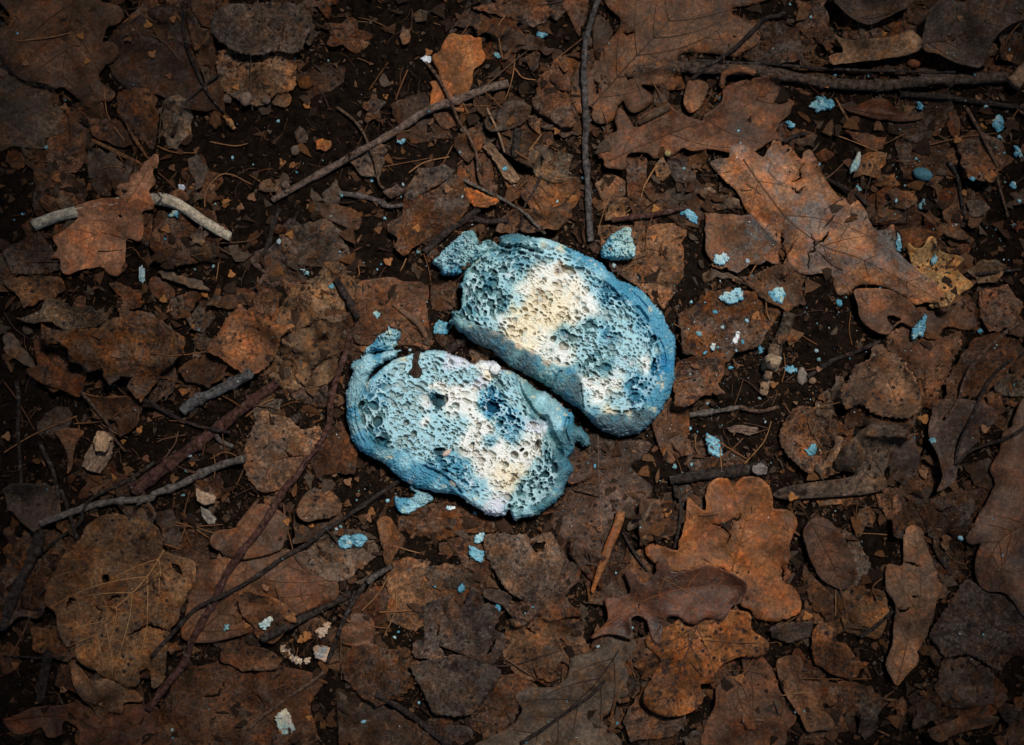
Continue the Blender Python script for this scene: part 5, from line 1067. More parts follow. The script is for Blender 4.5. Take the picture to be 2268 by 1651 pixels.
chip('lichened bark knob on the fallen stick', 'T5 510,1430 560,1408 605,1440 600,1482 540,1495 505,1465', 14, (.13, .11, .10), name='lichened_bark', cat='bark')
joint = empty('jointed_stalk', *pts('T5 620,800')[0], hat(*pts('T5 620,800')[0])); tag(joint, 'pale jointed stalk with a cracked knob on bare soil', 'stalk')
for txt, r_, c_ in (('T5 655,650 645,700 640,730', 13, (.17, .11, .075)), ('T5 640,735 632,775 622,812', 19, (.38, .27, .18)), ('T5 612,820 600,890 585,970', 10, (.30, .19, .12))):
    q = catmull([p[:2] for p in pts(txt)], 3, False); zz = bil(H, 0, 0, q[:, 0], q[:, 1]) + r_ * .7
    R_ = r_ * (.75 + .25 * np.sin(np.linspace(.3, 2.8, len(q)))); v, f = tube(np.column_stack([q, zz]), R_, 18, .3, True, 9); o = mesh_obj('stalk_segment', v, f, M['wood'], joint); o.color = (*c_, 1); stamp(q, zz, R_)
o = chip('blackened bark sliver', 'T4 500,700 520,690 540,700 530,760 555,800 540,850 490,860 470,830 490,790', 5, (.03, .02, .015)) if False else None

# fungus patch
G_F = [pts('T6 1812,1010 1850,1030 1880,1080 1930,1110 1990,1105 1960,1140 1900,1130 1830,1090 1805,1040'), pts('T6 2040,1020 2090,1010 2150,1030 2140,1090 2090,1120 2040,1090 2030,1050'), pts('T6 2050,900 2100,870 2150,860 2120,930 2060,960')]
fung = empty('fungus_patch', *G_F[0][0], hat(*G_F[0][0])); tag(fung, 'pale fungus patch with an orange centre among bottom leaves', 'fungus')
for k_, P_ in enumerate(G_F):
    cc = [('H', np.mean([p[0] for p in P_]), np.mean([p[1] for p in P_]), 30), ('N', P_[0][0], P_[0][1], 18), ('N', P_[2][0], P_[2][1], 12), ('C', P_[3][0], P_[3][1], 10)]
    R = relief([p[:2] for p in P_], None, 4, 11 + k_, cc, 'D', rag=7, pore=.3, edge0=.3, side=5, sc=1.0); relief_mesh(R, under([p[:2] for p in P_], 80), ['fungus_lobe'] * 2, [M['bread']] * 2, fung, split=False)

# ------------------------------------------------------------------ the two bread slices
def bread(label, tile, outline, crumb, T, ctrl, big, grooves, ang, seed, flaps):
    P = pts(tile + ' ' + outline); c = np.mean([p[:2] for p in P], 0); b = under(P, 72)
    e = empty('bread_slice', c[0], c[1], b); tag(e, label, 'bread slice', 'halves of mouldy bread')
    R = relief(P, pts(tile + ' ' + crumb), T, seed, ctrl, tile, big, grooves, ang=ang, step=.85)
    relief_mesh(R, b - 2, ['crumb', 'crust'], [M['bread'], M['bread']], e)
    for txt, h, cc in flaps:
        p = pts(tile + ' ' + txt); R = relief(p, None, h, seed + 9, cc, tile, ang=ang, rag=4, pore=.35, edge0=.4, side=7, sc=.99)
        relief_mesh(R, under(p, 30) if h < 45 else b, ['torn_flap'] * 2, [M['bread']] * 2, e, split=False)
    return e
def ctl(s):
    out = []
    for w in s.split(): k, r = w[0], [float(v) for v in w[2:-1].split(',')]; out.append((k, *r))
    return out
cu = ctl('C(850,700,150) C(760,830,90) C(1000,560,100) C(900,640,110) W(720,520,60) W(900,430,70) W(1050,450,90) W(1150,620,100) P(690,580,40) W(900,900,80) W(1000,960,60) W(560,730,45) P(480,740,45) '
         'G(450,350,151) G(400,550,118) T(450,490,43) G(330,650,97) J(600,330,80) P(560,480,60) G(500,650,64) J(400,740,40) T(620,130,54) T(680,180,48) J(750,200,60) P(900,230,60) C(1000,200,28) C(880,180,24) '
         'B(1150,270,60) P(1080,290,40) B(1280,330,60) P(1200,400,50) P(1280,400,40) B(1330,520,70) P(1500,700,60) B(1450,520,50) B(1600,650,80) B(1700,750,70) J(1720,620,40) B(1780,900,70) D(1760,1060,50) B(1800,1200,70) P(1700,960,40) B(1650,800,50) '
         'G(1000,850,54) G(1050,900,86) P(1250,900,100) G(1200,780,54) B(1330,850,60) P(1400,750,60) P(1450,950,90) G(1300,1050,75) P(1500,1050,70) W(1450,1150,55) W(1600,1050,40) W(1250,1220,65) W(1280,1320,50) W(1400,1230,40) B(1500,1180,50) B(1600,1250,60) P(1400,1330,50) '
         'C(1350,1400,35) J(1250,1420,60) B(1680,1350,60) C(1500,1470,30) C(1650,1380,25) K(1350,1500,81) K(1600,1500,81) B(1750,1380,50) P(1200,1280,40) '
         'K(400,870,67) K(550,950,67) G(650,1010,43) H(600,885,24) H(500,830,22) H(780,985,24) C(330,800,24) K(750,1070,60) G(850,1130,64) K(480,900,54) J(930,1110,30) H(900,1050,20) H(690,940,20) G(1000,1200,64) K(1080,1270,81) T(1130,1370,43) B(1080,1120,24) '
         'N(990,375,28) N(860,590,26) N(845,530,22) C(1350,250,20) C(1620,560,20)')
gu = [('560,185 640,195 700,190 780,215 860,235', 5, 22), ('965,178 1010,200 1060,235', 4.5, 14), ('1200,420 1330,470 1440,570 1500,660 1560,700', 4, 10), ('1560,640 1610,690 1640,740', 4, 12), ('1720,880 1760,980 1765,1050', 3.5, 8),
      ('1600,1395 1575,1420 1560,1450', 3.5, 8), ('1000,1110 960,1150 930,1230', 3, 9), ('1140,1210 1150,1300 1160,1380', 3, 9), ('230,690 330,740 430,780', 3, 8), ('1380,400 1450,450 1560,560 1660,680', 3, 7)]
bu = [(1055, 365, 55, 28, 1, 25), (940, 872, 22, 20, 1.3), (1090, 865, 44, 24, .6), (445, 495, 20, 22), (550, 595, 24, 20), (550, 548, 20, 14), (640, 435, 20, 18, .8), (620, 290, 18, 13), (960, 470, 28, 14), (1190, 510, 26, 14), (850, 525, 38, 14, .8), (1330, 1080, 44, 28, .5), (1370, 925, 28, 18, .7),
      (1355, 865, 26, 15), (1275, 985, 22, 14), (1175, 780, 24, 13), (1240, 775, 32, 14), (1680, 870, 24, 30, .8), (1680, 1050, 10, 34), (870, 310, 26, 14), (800, 680, 20, 10), (645, 660, 28, 18, .6), (1020, 925, 38, 28, .7), (1020, 820, 28, 16), (1510, 790, 12, 26), (500, 400, 16, 14), (350, 610, 16, 14), (1215, 1030, 26, 16), (780, 790, 26, 10, .5), (1010, 685, 24, 14, .6)]
OU = '240,810 215,775 165,742 198,705 185,672 262,645 262,590 272,500 232,482 270,440 280,380 330,330 400,270 470,205 545,178 540,112 600,95 680,85 760,110 860,112 950,135 1050,185 1150,230 1250,270 1330,320 1370,370 1420,410 1500,450 1550,478 1620,520 1700,610 1770,690 1810,780 1850,850 1858,950 1855,1080 1840,1200 1800,1320 1740,1430 1660,1520 1590,1580 1500,1588 1420,1590 1330,1560 1250,1510 1210,1460 1150,1400 1100,1370 1020,1320 940,1250 870,1200 750,1140 640,1080 540,1000 450,940 360,900 300,850'
CU = '250,760 330,755 420,795 520,828 640,898 760,958 850,1018 930,1068 1000,1108 1045,1092 1120,1160 1150,1240 1150,1330 1180,1390 1270,1420 1380,1440 1500,1450 1590,1400 1660,1300 1720,1150 1740,1000 1700,850 1640,740 1550,640 1460,540 1330,450 1200,340 1050,250 900,180 750,150 600,150 540,195 470,215 340,330 280,450 275,600 240,700'
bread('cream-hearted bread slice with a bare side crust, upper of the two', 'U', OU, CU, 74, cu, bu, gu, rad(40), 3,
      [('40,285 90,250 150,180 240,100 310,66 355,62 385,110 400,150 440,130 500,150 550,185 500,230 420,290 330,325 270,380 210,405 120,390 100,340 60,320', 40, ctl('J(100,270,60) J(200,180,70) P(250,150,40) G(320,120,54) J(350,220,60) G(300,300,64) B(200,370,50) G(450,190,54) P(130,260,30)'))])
cl = ctl('J(200,400,60) P(300,330,45) J(130,600,60) B(150,750,40) J(130,850,50) B(250,1020,60) J(400,1090,60) B(500,1180,70) B(650,1260,70) P(560,1130,40) B(750,1200,60) B(900,1300,60) P(850,1340,40) B(350,300,30) '
         'P(500,400,80) P(650,350,60) C(560,300,18) P(800,330,60) B(400,450,50) B(350,600,60) P(480,620,60) G(350,750,54) G(260,680,32) P(500,800,80) B(400,850,40) T(400,950,48) P(600,900,60) P(650,680,60) W(730,660,30) T(855,635,34) W(950,600,60) P(1000,440,50) L(1000,330,55) W(1200,350,55) L(1290,370,50) C(1230,430,32) L(1180,500,36) P(1100,420,40) '
         'W(1050,700,80) D(1270,680,62) B(1240,600,36) W(1130,620,50) W(1200,850,80) P(1020,820,55) P(850,850,75) W(750,800,30) P(900,950,80) D(1430,770,36) B(1430,870,70) B(1250,950,40) W(1500,920,50) L(1600,820,50) W(1600,900,50) P(1450,600,60) J(1400,480,60) G(1550,600,54) G(1620,730,54) P(1650,650,40) J(1750,700,60) C(1800,760,24) P(1800,800,40) B(1850,760,40) T(1850,950,64) T(1980,920,54) G(1760,950,43) '
         'W(1050,1000,60) W(1300,1050,95) C(1350,1200,80) W(1200,1200,80) W(1300,1300,80) C(1400,1300,60) W(1500,1100,80) C(1500,1200,50) P(800,1000,60) P(720,1080,50) T(850,1035,28) B(950,1120,60) B(1050,1200,55) B(1150,1300,50) P(1200,1380,45) L(1300,1480,60) P(1150,1420,50) L(1380,1400,40) G(1600,1350,97) T(1700,1250,75) T(1650,1400,75) T(1800,1150,75) P(1560,1500,40) P(1650,1150,40) G(1500,1450,64) P(1430,1500,40) J(1750,1350,40) N(1430,1270,14) N(1480,1240,16)')
gl = [('285,480 250,560 215,640', 4, 9), ('1480,480 1500,560 1560,660 1610,730 1690,790', 6, 16), ('1690,790 1720,880 1780,1000 1800,1060', 13, 30), ('740,1160 860,1220 960,1290 1020,1360', 5, 15), ('1410,1480 1408,1560', 6, 20), ('880,1180 980,1240 1080,1300', 4, 9), ('1880,780 1850,900 1900,1000', 5, 14), ('200,560 180,700 200,850 260,960', 3.5, 7), ('400,1140 470,1200 520,1250', 3, 7)]
bl = [(855, 635, 60, 50, .75, 0), (700, 540, 46, 20, .9), (585, 555, 26, 13), (240, 670, 20, 38), (500, 670, 24, 17), (595, 812, 22, 24, 1.2), (655, 900, 24, 28), (400, 960, 48, 34, .9, 30), (865, 1035, 52, 26, 1.2, 0), (885, 520, 28, 14), (1280, 690, 46, 42, .8), (1450, 1065, 28, 28), (1380, 1140, 28, 20, 1.1), (1195, 1105, 30, 17), (1275, 1055, 36, 18, .8),
      (1540, 1065, 17, 25), (1170, 900, 17, 14), (1170, 830, 22, 19), (1120, 985, 17, 24), (1345, 815, 18, 28), (1250, 855, 15, 11), (1240, 795, 13, 11), (1630, 990, 18, 46, 1, 10), (985, 675, 26, 22), (1075, 640, 46, 17, .7), (1500, 1320, 20, 20), (1400, 1400, 38, 24, .7), (590, 930, 22, 22), (655, 1020, 26, 13), (1430, 770, 34, 22), (630, 500, 26, 14), (370, 800, 36, 44, .5), (1600, 330, 2, 2), (450, 530, 18, 12), (430, 690, 16, 14), (540, 960, 22, 12)]
OL = '262,262 200,320 165,330 125,375 150,405 130,470 105,560 105,680 115,800 140,900 180,1000 260,1070 340,1110 390,1140 450,1190 520,1250 610,1310 700,1345 800,1372 900,1380 1000,1405 1060,1440 1150,1490 1200,1530 1270,1560 1330,1558 1390,1560 1388,1505 1425,1515 1430,1580 1460,1600 1510,1572 1620,1560 1700,1520 1780,1450 1840,1390 1862,1290 1900,1232 1920,1170 1885,1100 1932,1040 1942,965 2000,1000 2050,990 2040,920 1990,860 1932,828 1918,750 1850,690 1760,620 1690,570 1620,540 1570,490 1500,455 1410,400 1345,378 1305,330 1200,312 1130,350 1030,300 940,260 860,245 780,235 700,250 600,280 510,305 430,355 360,405 310,460 285,492 300,430 360,375 430,325 490,290 545,235 440,242 350,262'
CLo = '300,495 235,620 235,800 290,950 400,1010 520,1040 640,1080 760,1160 880,1230 1000,1300 1050,1360 1150,1430 1280,1490 1400,1500 1500,1520 1620,1480 1720,1400 1790,1280 1800,1150 1760,1000 1700,850 1600,700 1500,560 1420,440 1300,365 1150,370 1000,312 850,268 700,270 560,310 430,370'
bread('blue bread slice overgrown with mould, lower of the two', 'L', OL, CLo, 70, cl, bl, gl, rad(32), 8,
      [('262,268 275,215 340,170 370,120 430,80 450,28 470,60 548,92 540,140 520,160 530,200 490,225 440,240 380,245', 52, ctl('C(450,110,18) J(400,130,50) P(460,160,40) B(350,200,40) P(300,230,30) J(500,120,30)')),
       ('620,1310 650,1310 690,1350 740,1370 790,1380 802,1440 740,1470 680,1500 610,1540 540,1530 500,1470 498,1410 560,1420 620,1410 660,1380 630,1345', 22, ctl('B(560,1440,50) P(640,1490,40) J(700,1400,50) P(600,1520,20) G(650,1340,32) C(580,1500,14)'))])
chip('blackened bark sliver stuck on the blue slice', 'T4 505,695 520,688 540,700 528,760 555,800 540,850 500,862 470,832 492,790', 6, (.035, .022, .016), name='bark_sliver', cat='bark', mat='bark')
pebble('pinkish flake on the blue slice, over a dark hole', *pts('L 925,1040')[0][:2], 13, (.50, .38, .32), asp=.5, ang=-40, name='bread_flake', cat='flake')
pebble('tiny black seed on the white part of the blue slice', *pts('L 1510,1012')[0][:2], 6, (.01, .008, .008), asp=.5, ang=-25, name='seed', cat='seed')
pebble('rounded grey nodule on the blue slice rim', *pts('L 968,1275')[0][:2], 9, (.30, .29, .27), asp=1.2, name='nodule', cat='nodule')
pebble('frothy white bump on top of the blue slice', *pts('L 1300,385')[0][:2], 13, (.62, .64, .66), name='mould_bump', cat='mould')

# ------------------------------------------------------------------ crumbs of mouldy bread scattered around
bc = [('B', -.3, -.2), ('P', .2, -.3), ('J', .3, .3), ('P', -.2, .3), ('C', .05, 0)]
pl = [('P', -.3, -.2), ('P', .2, -.1), ('B', .3, .3), ('J', -.2, .3), ('W', .1, 0)]
cr = [('C', -.2, -.3), ('J', .2, .2), ('J', -.3, .3), ('H', .1, 0)]
bl_ = [('B', -.3, -.2), ('B', .3, .2), ('J', .1, -.1), ('P', -.1, .3)]
dk_ = [('G', -.3, 0), ('T', .3, .2), ('B', 0, .1)]
def fl(label, tx, w, h, ang, ctrl, T=8, k=0, **kw):
    p = pts(tx)[0]; s = XF[tx.split()[0]][2]; return crumb_flake(label, p[0], p[1], w * s * 1.02, h * s * 1.02, ang, ctrl, T=T, seed=k, **kw)
crumb_flake('bread chunk, cube-like, above the cream-hearted slice', 1368, 540, 80, 70, 0, [('J', -.3, -.2), ('B', -.2, .3), ('C', .1, -.4), ('P', .2, .1), ('C', .05, .2), ('J', .4, 0), ('B', -.4, .1)], T=38, rag=3.5, seed=2, cat='bread chunk', name='bread_chunk',
            poly=[(p[0], p[1]) for p in pts('U 1375,100 1440,75 1475,52 1510,62 1528,150 1545,220 1530,285 1450,290 1380,292 1300,270 1290,210 1320,160')], pore=.5)
fl('pale flat crumb over the stained leaf', 'T5 382,342', 150, 110, -15, pl, 9, 1)
fl('blue cauliflower crumb under the dusty leaf', 'T5 688,318', 120, 115, 10, [('B', -.3, 0), ('B', .3, .2), ('C', 0, -.3), ('P', .1, 0)], 11, 2)
fl('oval pale blue crumb by the bread chunk', 'T5 303,87', 92, 80, 0, [('P', -.3, 0), ('P', .3, 0), ('J', 0, .3), ('W', 0, -.3)], 9, 3)
fl('feathered blue flake standing on the holed leaf', 'T5 1602,532', 75, 165, 25, bl_, 11, 4)
fl('ragged blue crumb on the soil near the bread tip', 'T5 262,1296', 90, 140, -30, bl_, 9, 5)
fl('dark blue crumb on the bare soil', 'T5 885,1332', 85, 60, -20, dk_ + [('P', 0, -.2)], 7, 6)
fl('fluffy blue crumb next to the jointed stalk', 'T5 770,808', 70, 60, 0, bl_, 9, 7)
fl('large lumpy blue crumb under the rotting branch', 'T2 975,662', 140, 100, -20, [('J', -.3, 0), ('B', .3, -.2), ('P', 0, .2), ('G', 0, -.3)], 13, 8)
fl('blue rectangular flake near the upper far edge', 'T2 2118,788', 78, 100, -5, bl_[:2] + [('J', 0, 0)], 6, 9, rag=1.6)
fl('pale stick-like crumb between two leaves', 'T2 1182,1050', 42, 165, 22, cr, 10, 10, rag=2)
fl('tilted pale blue crumb left of the arched leaf', 'T2 112,1388', 60, 150, -42, pl[:3] + [('B', 0, 0)], 10, 11, rag=2)
fl('grey-blue crumb below the teal pebble', 'T2 1622,1320', 55, 60, 20, [('J', 0, 0), ('G', .2, .2)], 8, 12)
fl('thin blue shard beside the arched leaf tip', 'T2 1476,1566', 44, 135, 5, [('J', 0, -.2), ('B', 0, .3), ('P', .2, 0)], 7, 13)
fl('blue flake on the golden leaf', 'T5 1698,92', 38, 82, 5, [('J', 0, 0), ('P', .2, .2), ('B', -.2, -.2)], 6, 14)
fl('blue crumb on the soil beside the long spindle leaf', 'T2 1612,676', 40, 66, -30, bl_[:3], 6, 15)
fl('blue-grey chip under the small dark twig', 'T2 1220,1220', 62, 42, 20, dk_[:1] + [('J', 0, 0)], 6, 16)
fl('half-hidden blue crumb under the bumpy oak leaf', 'T2 768,790', 58, 50, 30, [('J', 0, 0), ('P', .2, 0), ('B', -.2, .2)], 6, 17)
fl('small blue crumb in the curled oak lobe', 'T2 300,612', 40, 34, 20, bl_[:2], 5, 18)
fl('ragged blue cluster on the far edge', 'T2 2245,965', 55, 80, -20, pl[:1] + bl_[:2], 8, 19)
fl('blue crumb beneath the far stem', 'T2 2215,1192', 60, 50, 20, bl_, 7, 20)
fl('small blue crumb beside the far stem leaf', 'T2 1915,1166', 40, 40, 0, bl_[:2] + [('J', 0, 0)], 5, 21)
fl('small blue crumb left of the far stem', 'T2 2022,680', 40, 24, -10, bl_[:2] + [('P', 0, 0)], 5, 22)
fl('slender blue sliver below the blue rectangle', 'T2 2140,888', 60, 24, 45, [('J', 0, 0), ('P', .2, .2)], 5, 23)
fl('blue disc-shaped mould crumb on the birch leaf', 'T7 125,332', 118, 100, 0, [('B', 0, 0), ('J', -.2, .3), ('P', .4, 0)], 13, 24, rag=1.8)
fl('frayed blue shelf beside the disc-shaped crumb', 'T7 48,345', 80, 125, 0, [('B', -.2, 0), ('J', .2, .2), ('P', 0, -.4)], 7, 25)
fl('white-blue curl sticking from under the grey leaf, upper bit', 'T7 915,318', 95, 62, -35, pl, 9, 26)
fl('blue curl sticking from under the grey leaf, lower bit', 'T7 895,420', 120, 90, 40, bl_ + [('P', -.3, -.3)], 9, 27)
fl('dark blue crumb on the veined tan leaf', 'T7 802,636', 58, 62, 30, [('B', 0, 0), ('T', .3, .2)], 7, 28)
fl('blue shard deep between the mauve leaves', 'T7 1042,760', 36, 90, -10, [('B', 0, 0), ('T', 0, .3)], 5, 29)
fl('blue sheet half buried under the cream slice corner', 'U 128,790', 125, 130, 20, [('B', 0, 0), ('B', .2, .2), ('G', -.2, -.2)], 5, 30, rag=3)
fl('cream crumb on the bottom leaf sheet', 'T6 1840,1518', 105, 165, -12, cr, 11, 31)
fl('pale mint crumb on the spotted oak lobe', 'T6 1732,860', 92, 85, 0, [('W', 0, 0), ('P', -.3, .3), ('J', .3, .3), ('C', .1, .1)], 9, 32)
fl('small teal crumb beside the mint one', 'T6 1465,888', 42, 52, 20, [('G', 0, 0), ('J', .2, -.2)], 6, 33)
fl('round blue crumb under the bent pale stick', 'T0 1130,1384', 62, 64, 0, [('J', 0, 0), ('B', .2, .3), ('P', -.2, -.3)], 12, 34)
fl('lilac flake above the bent stick', 'T0 1160,1200', 60, 50, 20, [('L', 0, 0), ('L', .2, .2)], 5, 35)
fl('blue crumb at the broken end of the pale stick', 'T0 130,1380', 34, 38, 0, bl_[:2] + [('P', 0, 0)], 6, 36)
fl('blue crumb lying on black soil by the slanting twig', 'T1 418,908', 78, 52, -15, [('J', 0, 0), ('B', .2, .2), ('P', -.2, -.2)], 8, 37)
fl('white frayed flake by the leaning stem', 'T1 575,372', 64, 44, 0, [('L', 0, 0), ('W', .2, .1)], 6, 38)
fl('blue blob near the top edge leaves', 'T1 1320,216', 72, 46, 10, [('B', 0, 0), ('G', .2, .2)], 7, 39)
fl('grey-blue flake right of the orange-brown leaf', 'T1 1035,350', 52, 42, 20, [('G', 0, 0), ('J', .2, .2)], 5, 40)
fl('blue stain crust on the wood chip', 'T1 1086,1084', 44, 32, -30, [('J', 0, 0), ('B', .2, 0)], 3, 41, rag=2)
fl('grey crumb on the rough soil beside the birch', 'T5 1665,1260', 46, 26, 0, [('G', 0, 0), ('J', 0, .2)], 4, 42)
fl('white tattered crumb under the stained leaf edge', 'T5 405,605', 38, 86, 20, [('W', 0, 0), ('L', 0, .3)], 6, 43)
fl('cream crumb on the stained leaf rim', 'T5 255,658', 32, 54, 10, cr[:2] + [('W', 0, 0)], 7, 44)
fl('blue crumb wedged at the root of the jointed stalk', 'T5 572,682', 46, 66, 20, dk_[1:] + [('B', -.2, 0)], 6, 45)
fl('pale blue crumb near the lower bread gap', 'T7 735,124', 52, 24, -10, pl[:1] + [('W', 0, 0)], 4, 46)
fl('blue crumb at the lower leaf junction', 'T4 250,450', 42, 56, -20, [('J', 0, 0), ('G', .2, .2)], 4, 47)
fl('small blue mould bit on the cracked tan leaf', 'T3 2130,265', 38, 34, 20, [('B', 0, 0), ('G', .2, .2)], 5, 48)
fl('white-blue shard above the cracked tan leaf', 'T3 1958,165', 70, 26, 40, [('L', 0, 0), ('G', .2, .2)], 4, 49)
fl('white splinter shard by the oak leaf foot', 'T3 900,195', 16, 165, -4, [('L', 0, 0), ('G', 0, .3)], 3, 50, rag=1.0)
pebble('teal pebble-like crumb, smooth and oval', *pts('T2 1620,1125')[0][:2], 23, (.055, .135, .17), asp=.62, ang=18, rough=.08, sub=3, name='bread_crumb', cat='bread crumb', flat=.55)
pebble('lichen-grey stone lump on the bare soil', *pts('T5 852,852')[0][:2], 12, (.17, .14, .12), asp=1.6, rough=.5, sub=3, name='stone', cat='stone')
pebble('small brown pebble beside the grey stone', *pts('T5 912,882')[0][:2], 9, (.20, .12, .08), asp=.8, sub=3, name='stone', cat='stone')
pebble('tiny golden ball on the bumpy oak leaf', *pts('T1 2140,990')[0][:2], 7, (.30, .24, .10), sub=3, rough=.05, flat=.9, name='gall', cat='gall')
pebble('brown acorn cap under the rotting branch leaf', *pts('T2 1560,408')[0][:2], 15, (.13, .05, .025), asp=.7, sub=3, rough=.08, flat=.8, name='acorn_cap', cat='acorn cap')
pebble('dark orange seed husk by the dark soil hollow', *pts('T0 1965,520')[0][:2], 17, (.09, .035, .012), sub=3, rough=.6, name='seed_husk', cat='husk')
pebble('dark ribbed husk beside the tan leaf bits', *pts('T0 1380,770')[0][:2], 14, (.07, .032, .015), sub=3, asp=1.3, rough=.6, name='seed_husk', cat='husk')
pebble('tan clod at the foot of the stacked birch leaves', *pts('T0 1588,632')[0][:2], 15, (.15, .10, .075), sub=3, rough=.5, name='soil_lump', cat='lump')
for i, (a, b_, r) in enumerate([(1460, 630, 10), (1720, 645, 9), (1900, 968, 12), (1840, 1190, 10)]):
    pebble(spot_label('small grey-brown clod', *pts(f'T0 {a},{b_}')[0][:2]), *pts(f'T0 {a},{b_}')[0][:2], r, (.12, .085, .065), sub=2, rough=.6, group='small clods on the soil')

# flat tan flakes on the soil
def bit(l, t, c, v='plain', e='torn', **k): return leaf(l, t, c, v, e, name='leaf_flake', cat='leaf flake', lift=3, und=2, curl=5, tilt=(6, 6), **k)
bit('flat tan flake alone on the black soil', 'T0 1660,1180 1700,1140 1740,1150 1790,1150 1802,1190 1780,1232 1710,1235 1655,1215', 'tan')
bit('rusty amber flake on the black soil', 'T0 2025,895 2080,885 2135,905 2140,940 2100,970 2040,960', 'orange', 'rot')
bit('grey shield-shaped leaf flake on the soil', 'T0 1890,840 1930,795 1982,860 1975,915 1925,920 1900,880', 'grey', 'rot')
bit('curled brown flake below the stacked birch leaves', 'T0 1750,660 1800,600 1865,600 1875,650 1845,688 1790,675', 'tan', 'plain', 'oak')
bit('twisted tan flake beside the pebble husk', 'T0 1420,745 1450,725 1485,760 1525,820 1500,835 1460,790', 'gold')
bit('brown curled leaf flake beside the dark hollow', 'T1 390,230 405,170 460,190 468,270 420,280', 'tan', 'plain')
bit('pale crinkled flake near the upper edge twigs', 'T1 465,90 520,45 580,60 570,120 500,130', 'grey', 'rot')
bit('dark brown leaf knot by the top leaves', 'T1 885,160 940,125 975,160 960,200 910,225', 'brown', 'rot')
bit('pale leaf wisp left of the upright twig', 'T1 1430,390 1480,370 1500,430 1470,470 1440,430', 'tan', 'plain')
bit('toothed orange scrap on the rusty leaf', 'T1 828,1220 900,1228 960,1262 1045,1300 960,1335 880,1322 850,1280', 'orange', 'vein', 'serrate')
bit('tan scrap hanging in the twig tangle', 'T1 1230,730 1290,735 1335,760 1310,810 1345,900 1300,860 1250,800', 'tan', 'rot')
bit('orange-brown dry scrap near the jointed stalk', 'T5 665,590 720,570 800,590 805,620 740,625 700,650 670,640', 'brown', 'plain')
bit('grey leaf bit on the birch stalk corner', 'T5 1020,940 1060,850 1110,850 1090,960 1080,1050 1030,1010', 'grey', 'plain')
bit('curled flake in the smooth leaf shade', 'T8 1760,300 1790,290 1800,340 1770,410 1740,360', 'tan', 'plain')
bit('dry orange flake between rusty leaf ends', 'T3 1160,905 1220,900 1225,950 1170,980 1150,940', 'orange', 'plain')
bit('narrow grey-brown flake near the rust leaf stalk', 'T3 1060,940 1112,920 1090,990 1060,1020', 'grey', 'plain')
bit('small pale flake on the tan and orange leaf', 'T3 1850,1320 1885,1310 1900,1345 1870,1365', 'tan', 'plain')

# ------------------------------------------------------------------ small birch catkin scales (three-lobed), needles, speck crumbs
def scale_mesh(seed):
    r = random.Random(seed); lob = []
    for i in range(40):
        t = 2 * math.pi * i / 40; a = t
        k = 4.2 + 4.6 * max(0, math.cos(a)) ** 6 + 4.8 * max(0, math.cos(a - 2.0)) ** 5 + 4.8 * max(0, math.cos(a + 2.0)) ** 5 + 2.8 * max(0, math.cos(a - math.pi)) ** 8
        lob.append((k * math.cos(a) * r.uniform(.94, 1.06), k * math.sin(a) * r.uniform(.94, 1.06)))
    V = [(x, y, 1.6 + .028 * (x * x + y * y) + r.uniform(-.3, .3)) for x, y in lob] + [(x * .5, y * .5, 1.3) for x, y in lob] + [(0, 0, 1.9)] + [(x, y, .2 + .028 * (x * x + y * y)) for x, y in lob]
    f = [(i, (i + 1) % 40, 40 + (i + 1) % 40, 40 + i) for i in range(40)] + [(40 + i, 40 + (i + 1) % 40, 80) for i in range(40)] + [(i, 81 + i, 81 + (i + 1) % 40, (i + 1) % 40) for i in range(40)]
    o = mesh_obj('catkin_scale', V, f, M['scale'], origin=np.array([0, 0, 0.])); me = o.data; bpy.data.objects.remove(o); return me
SM = [scale_mesh(s) for s in range(5)]
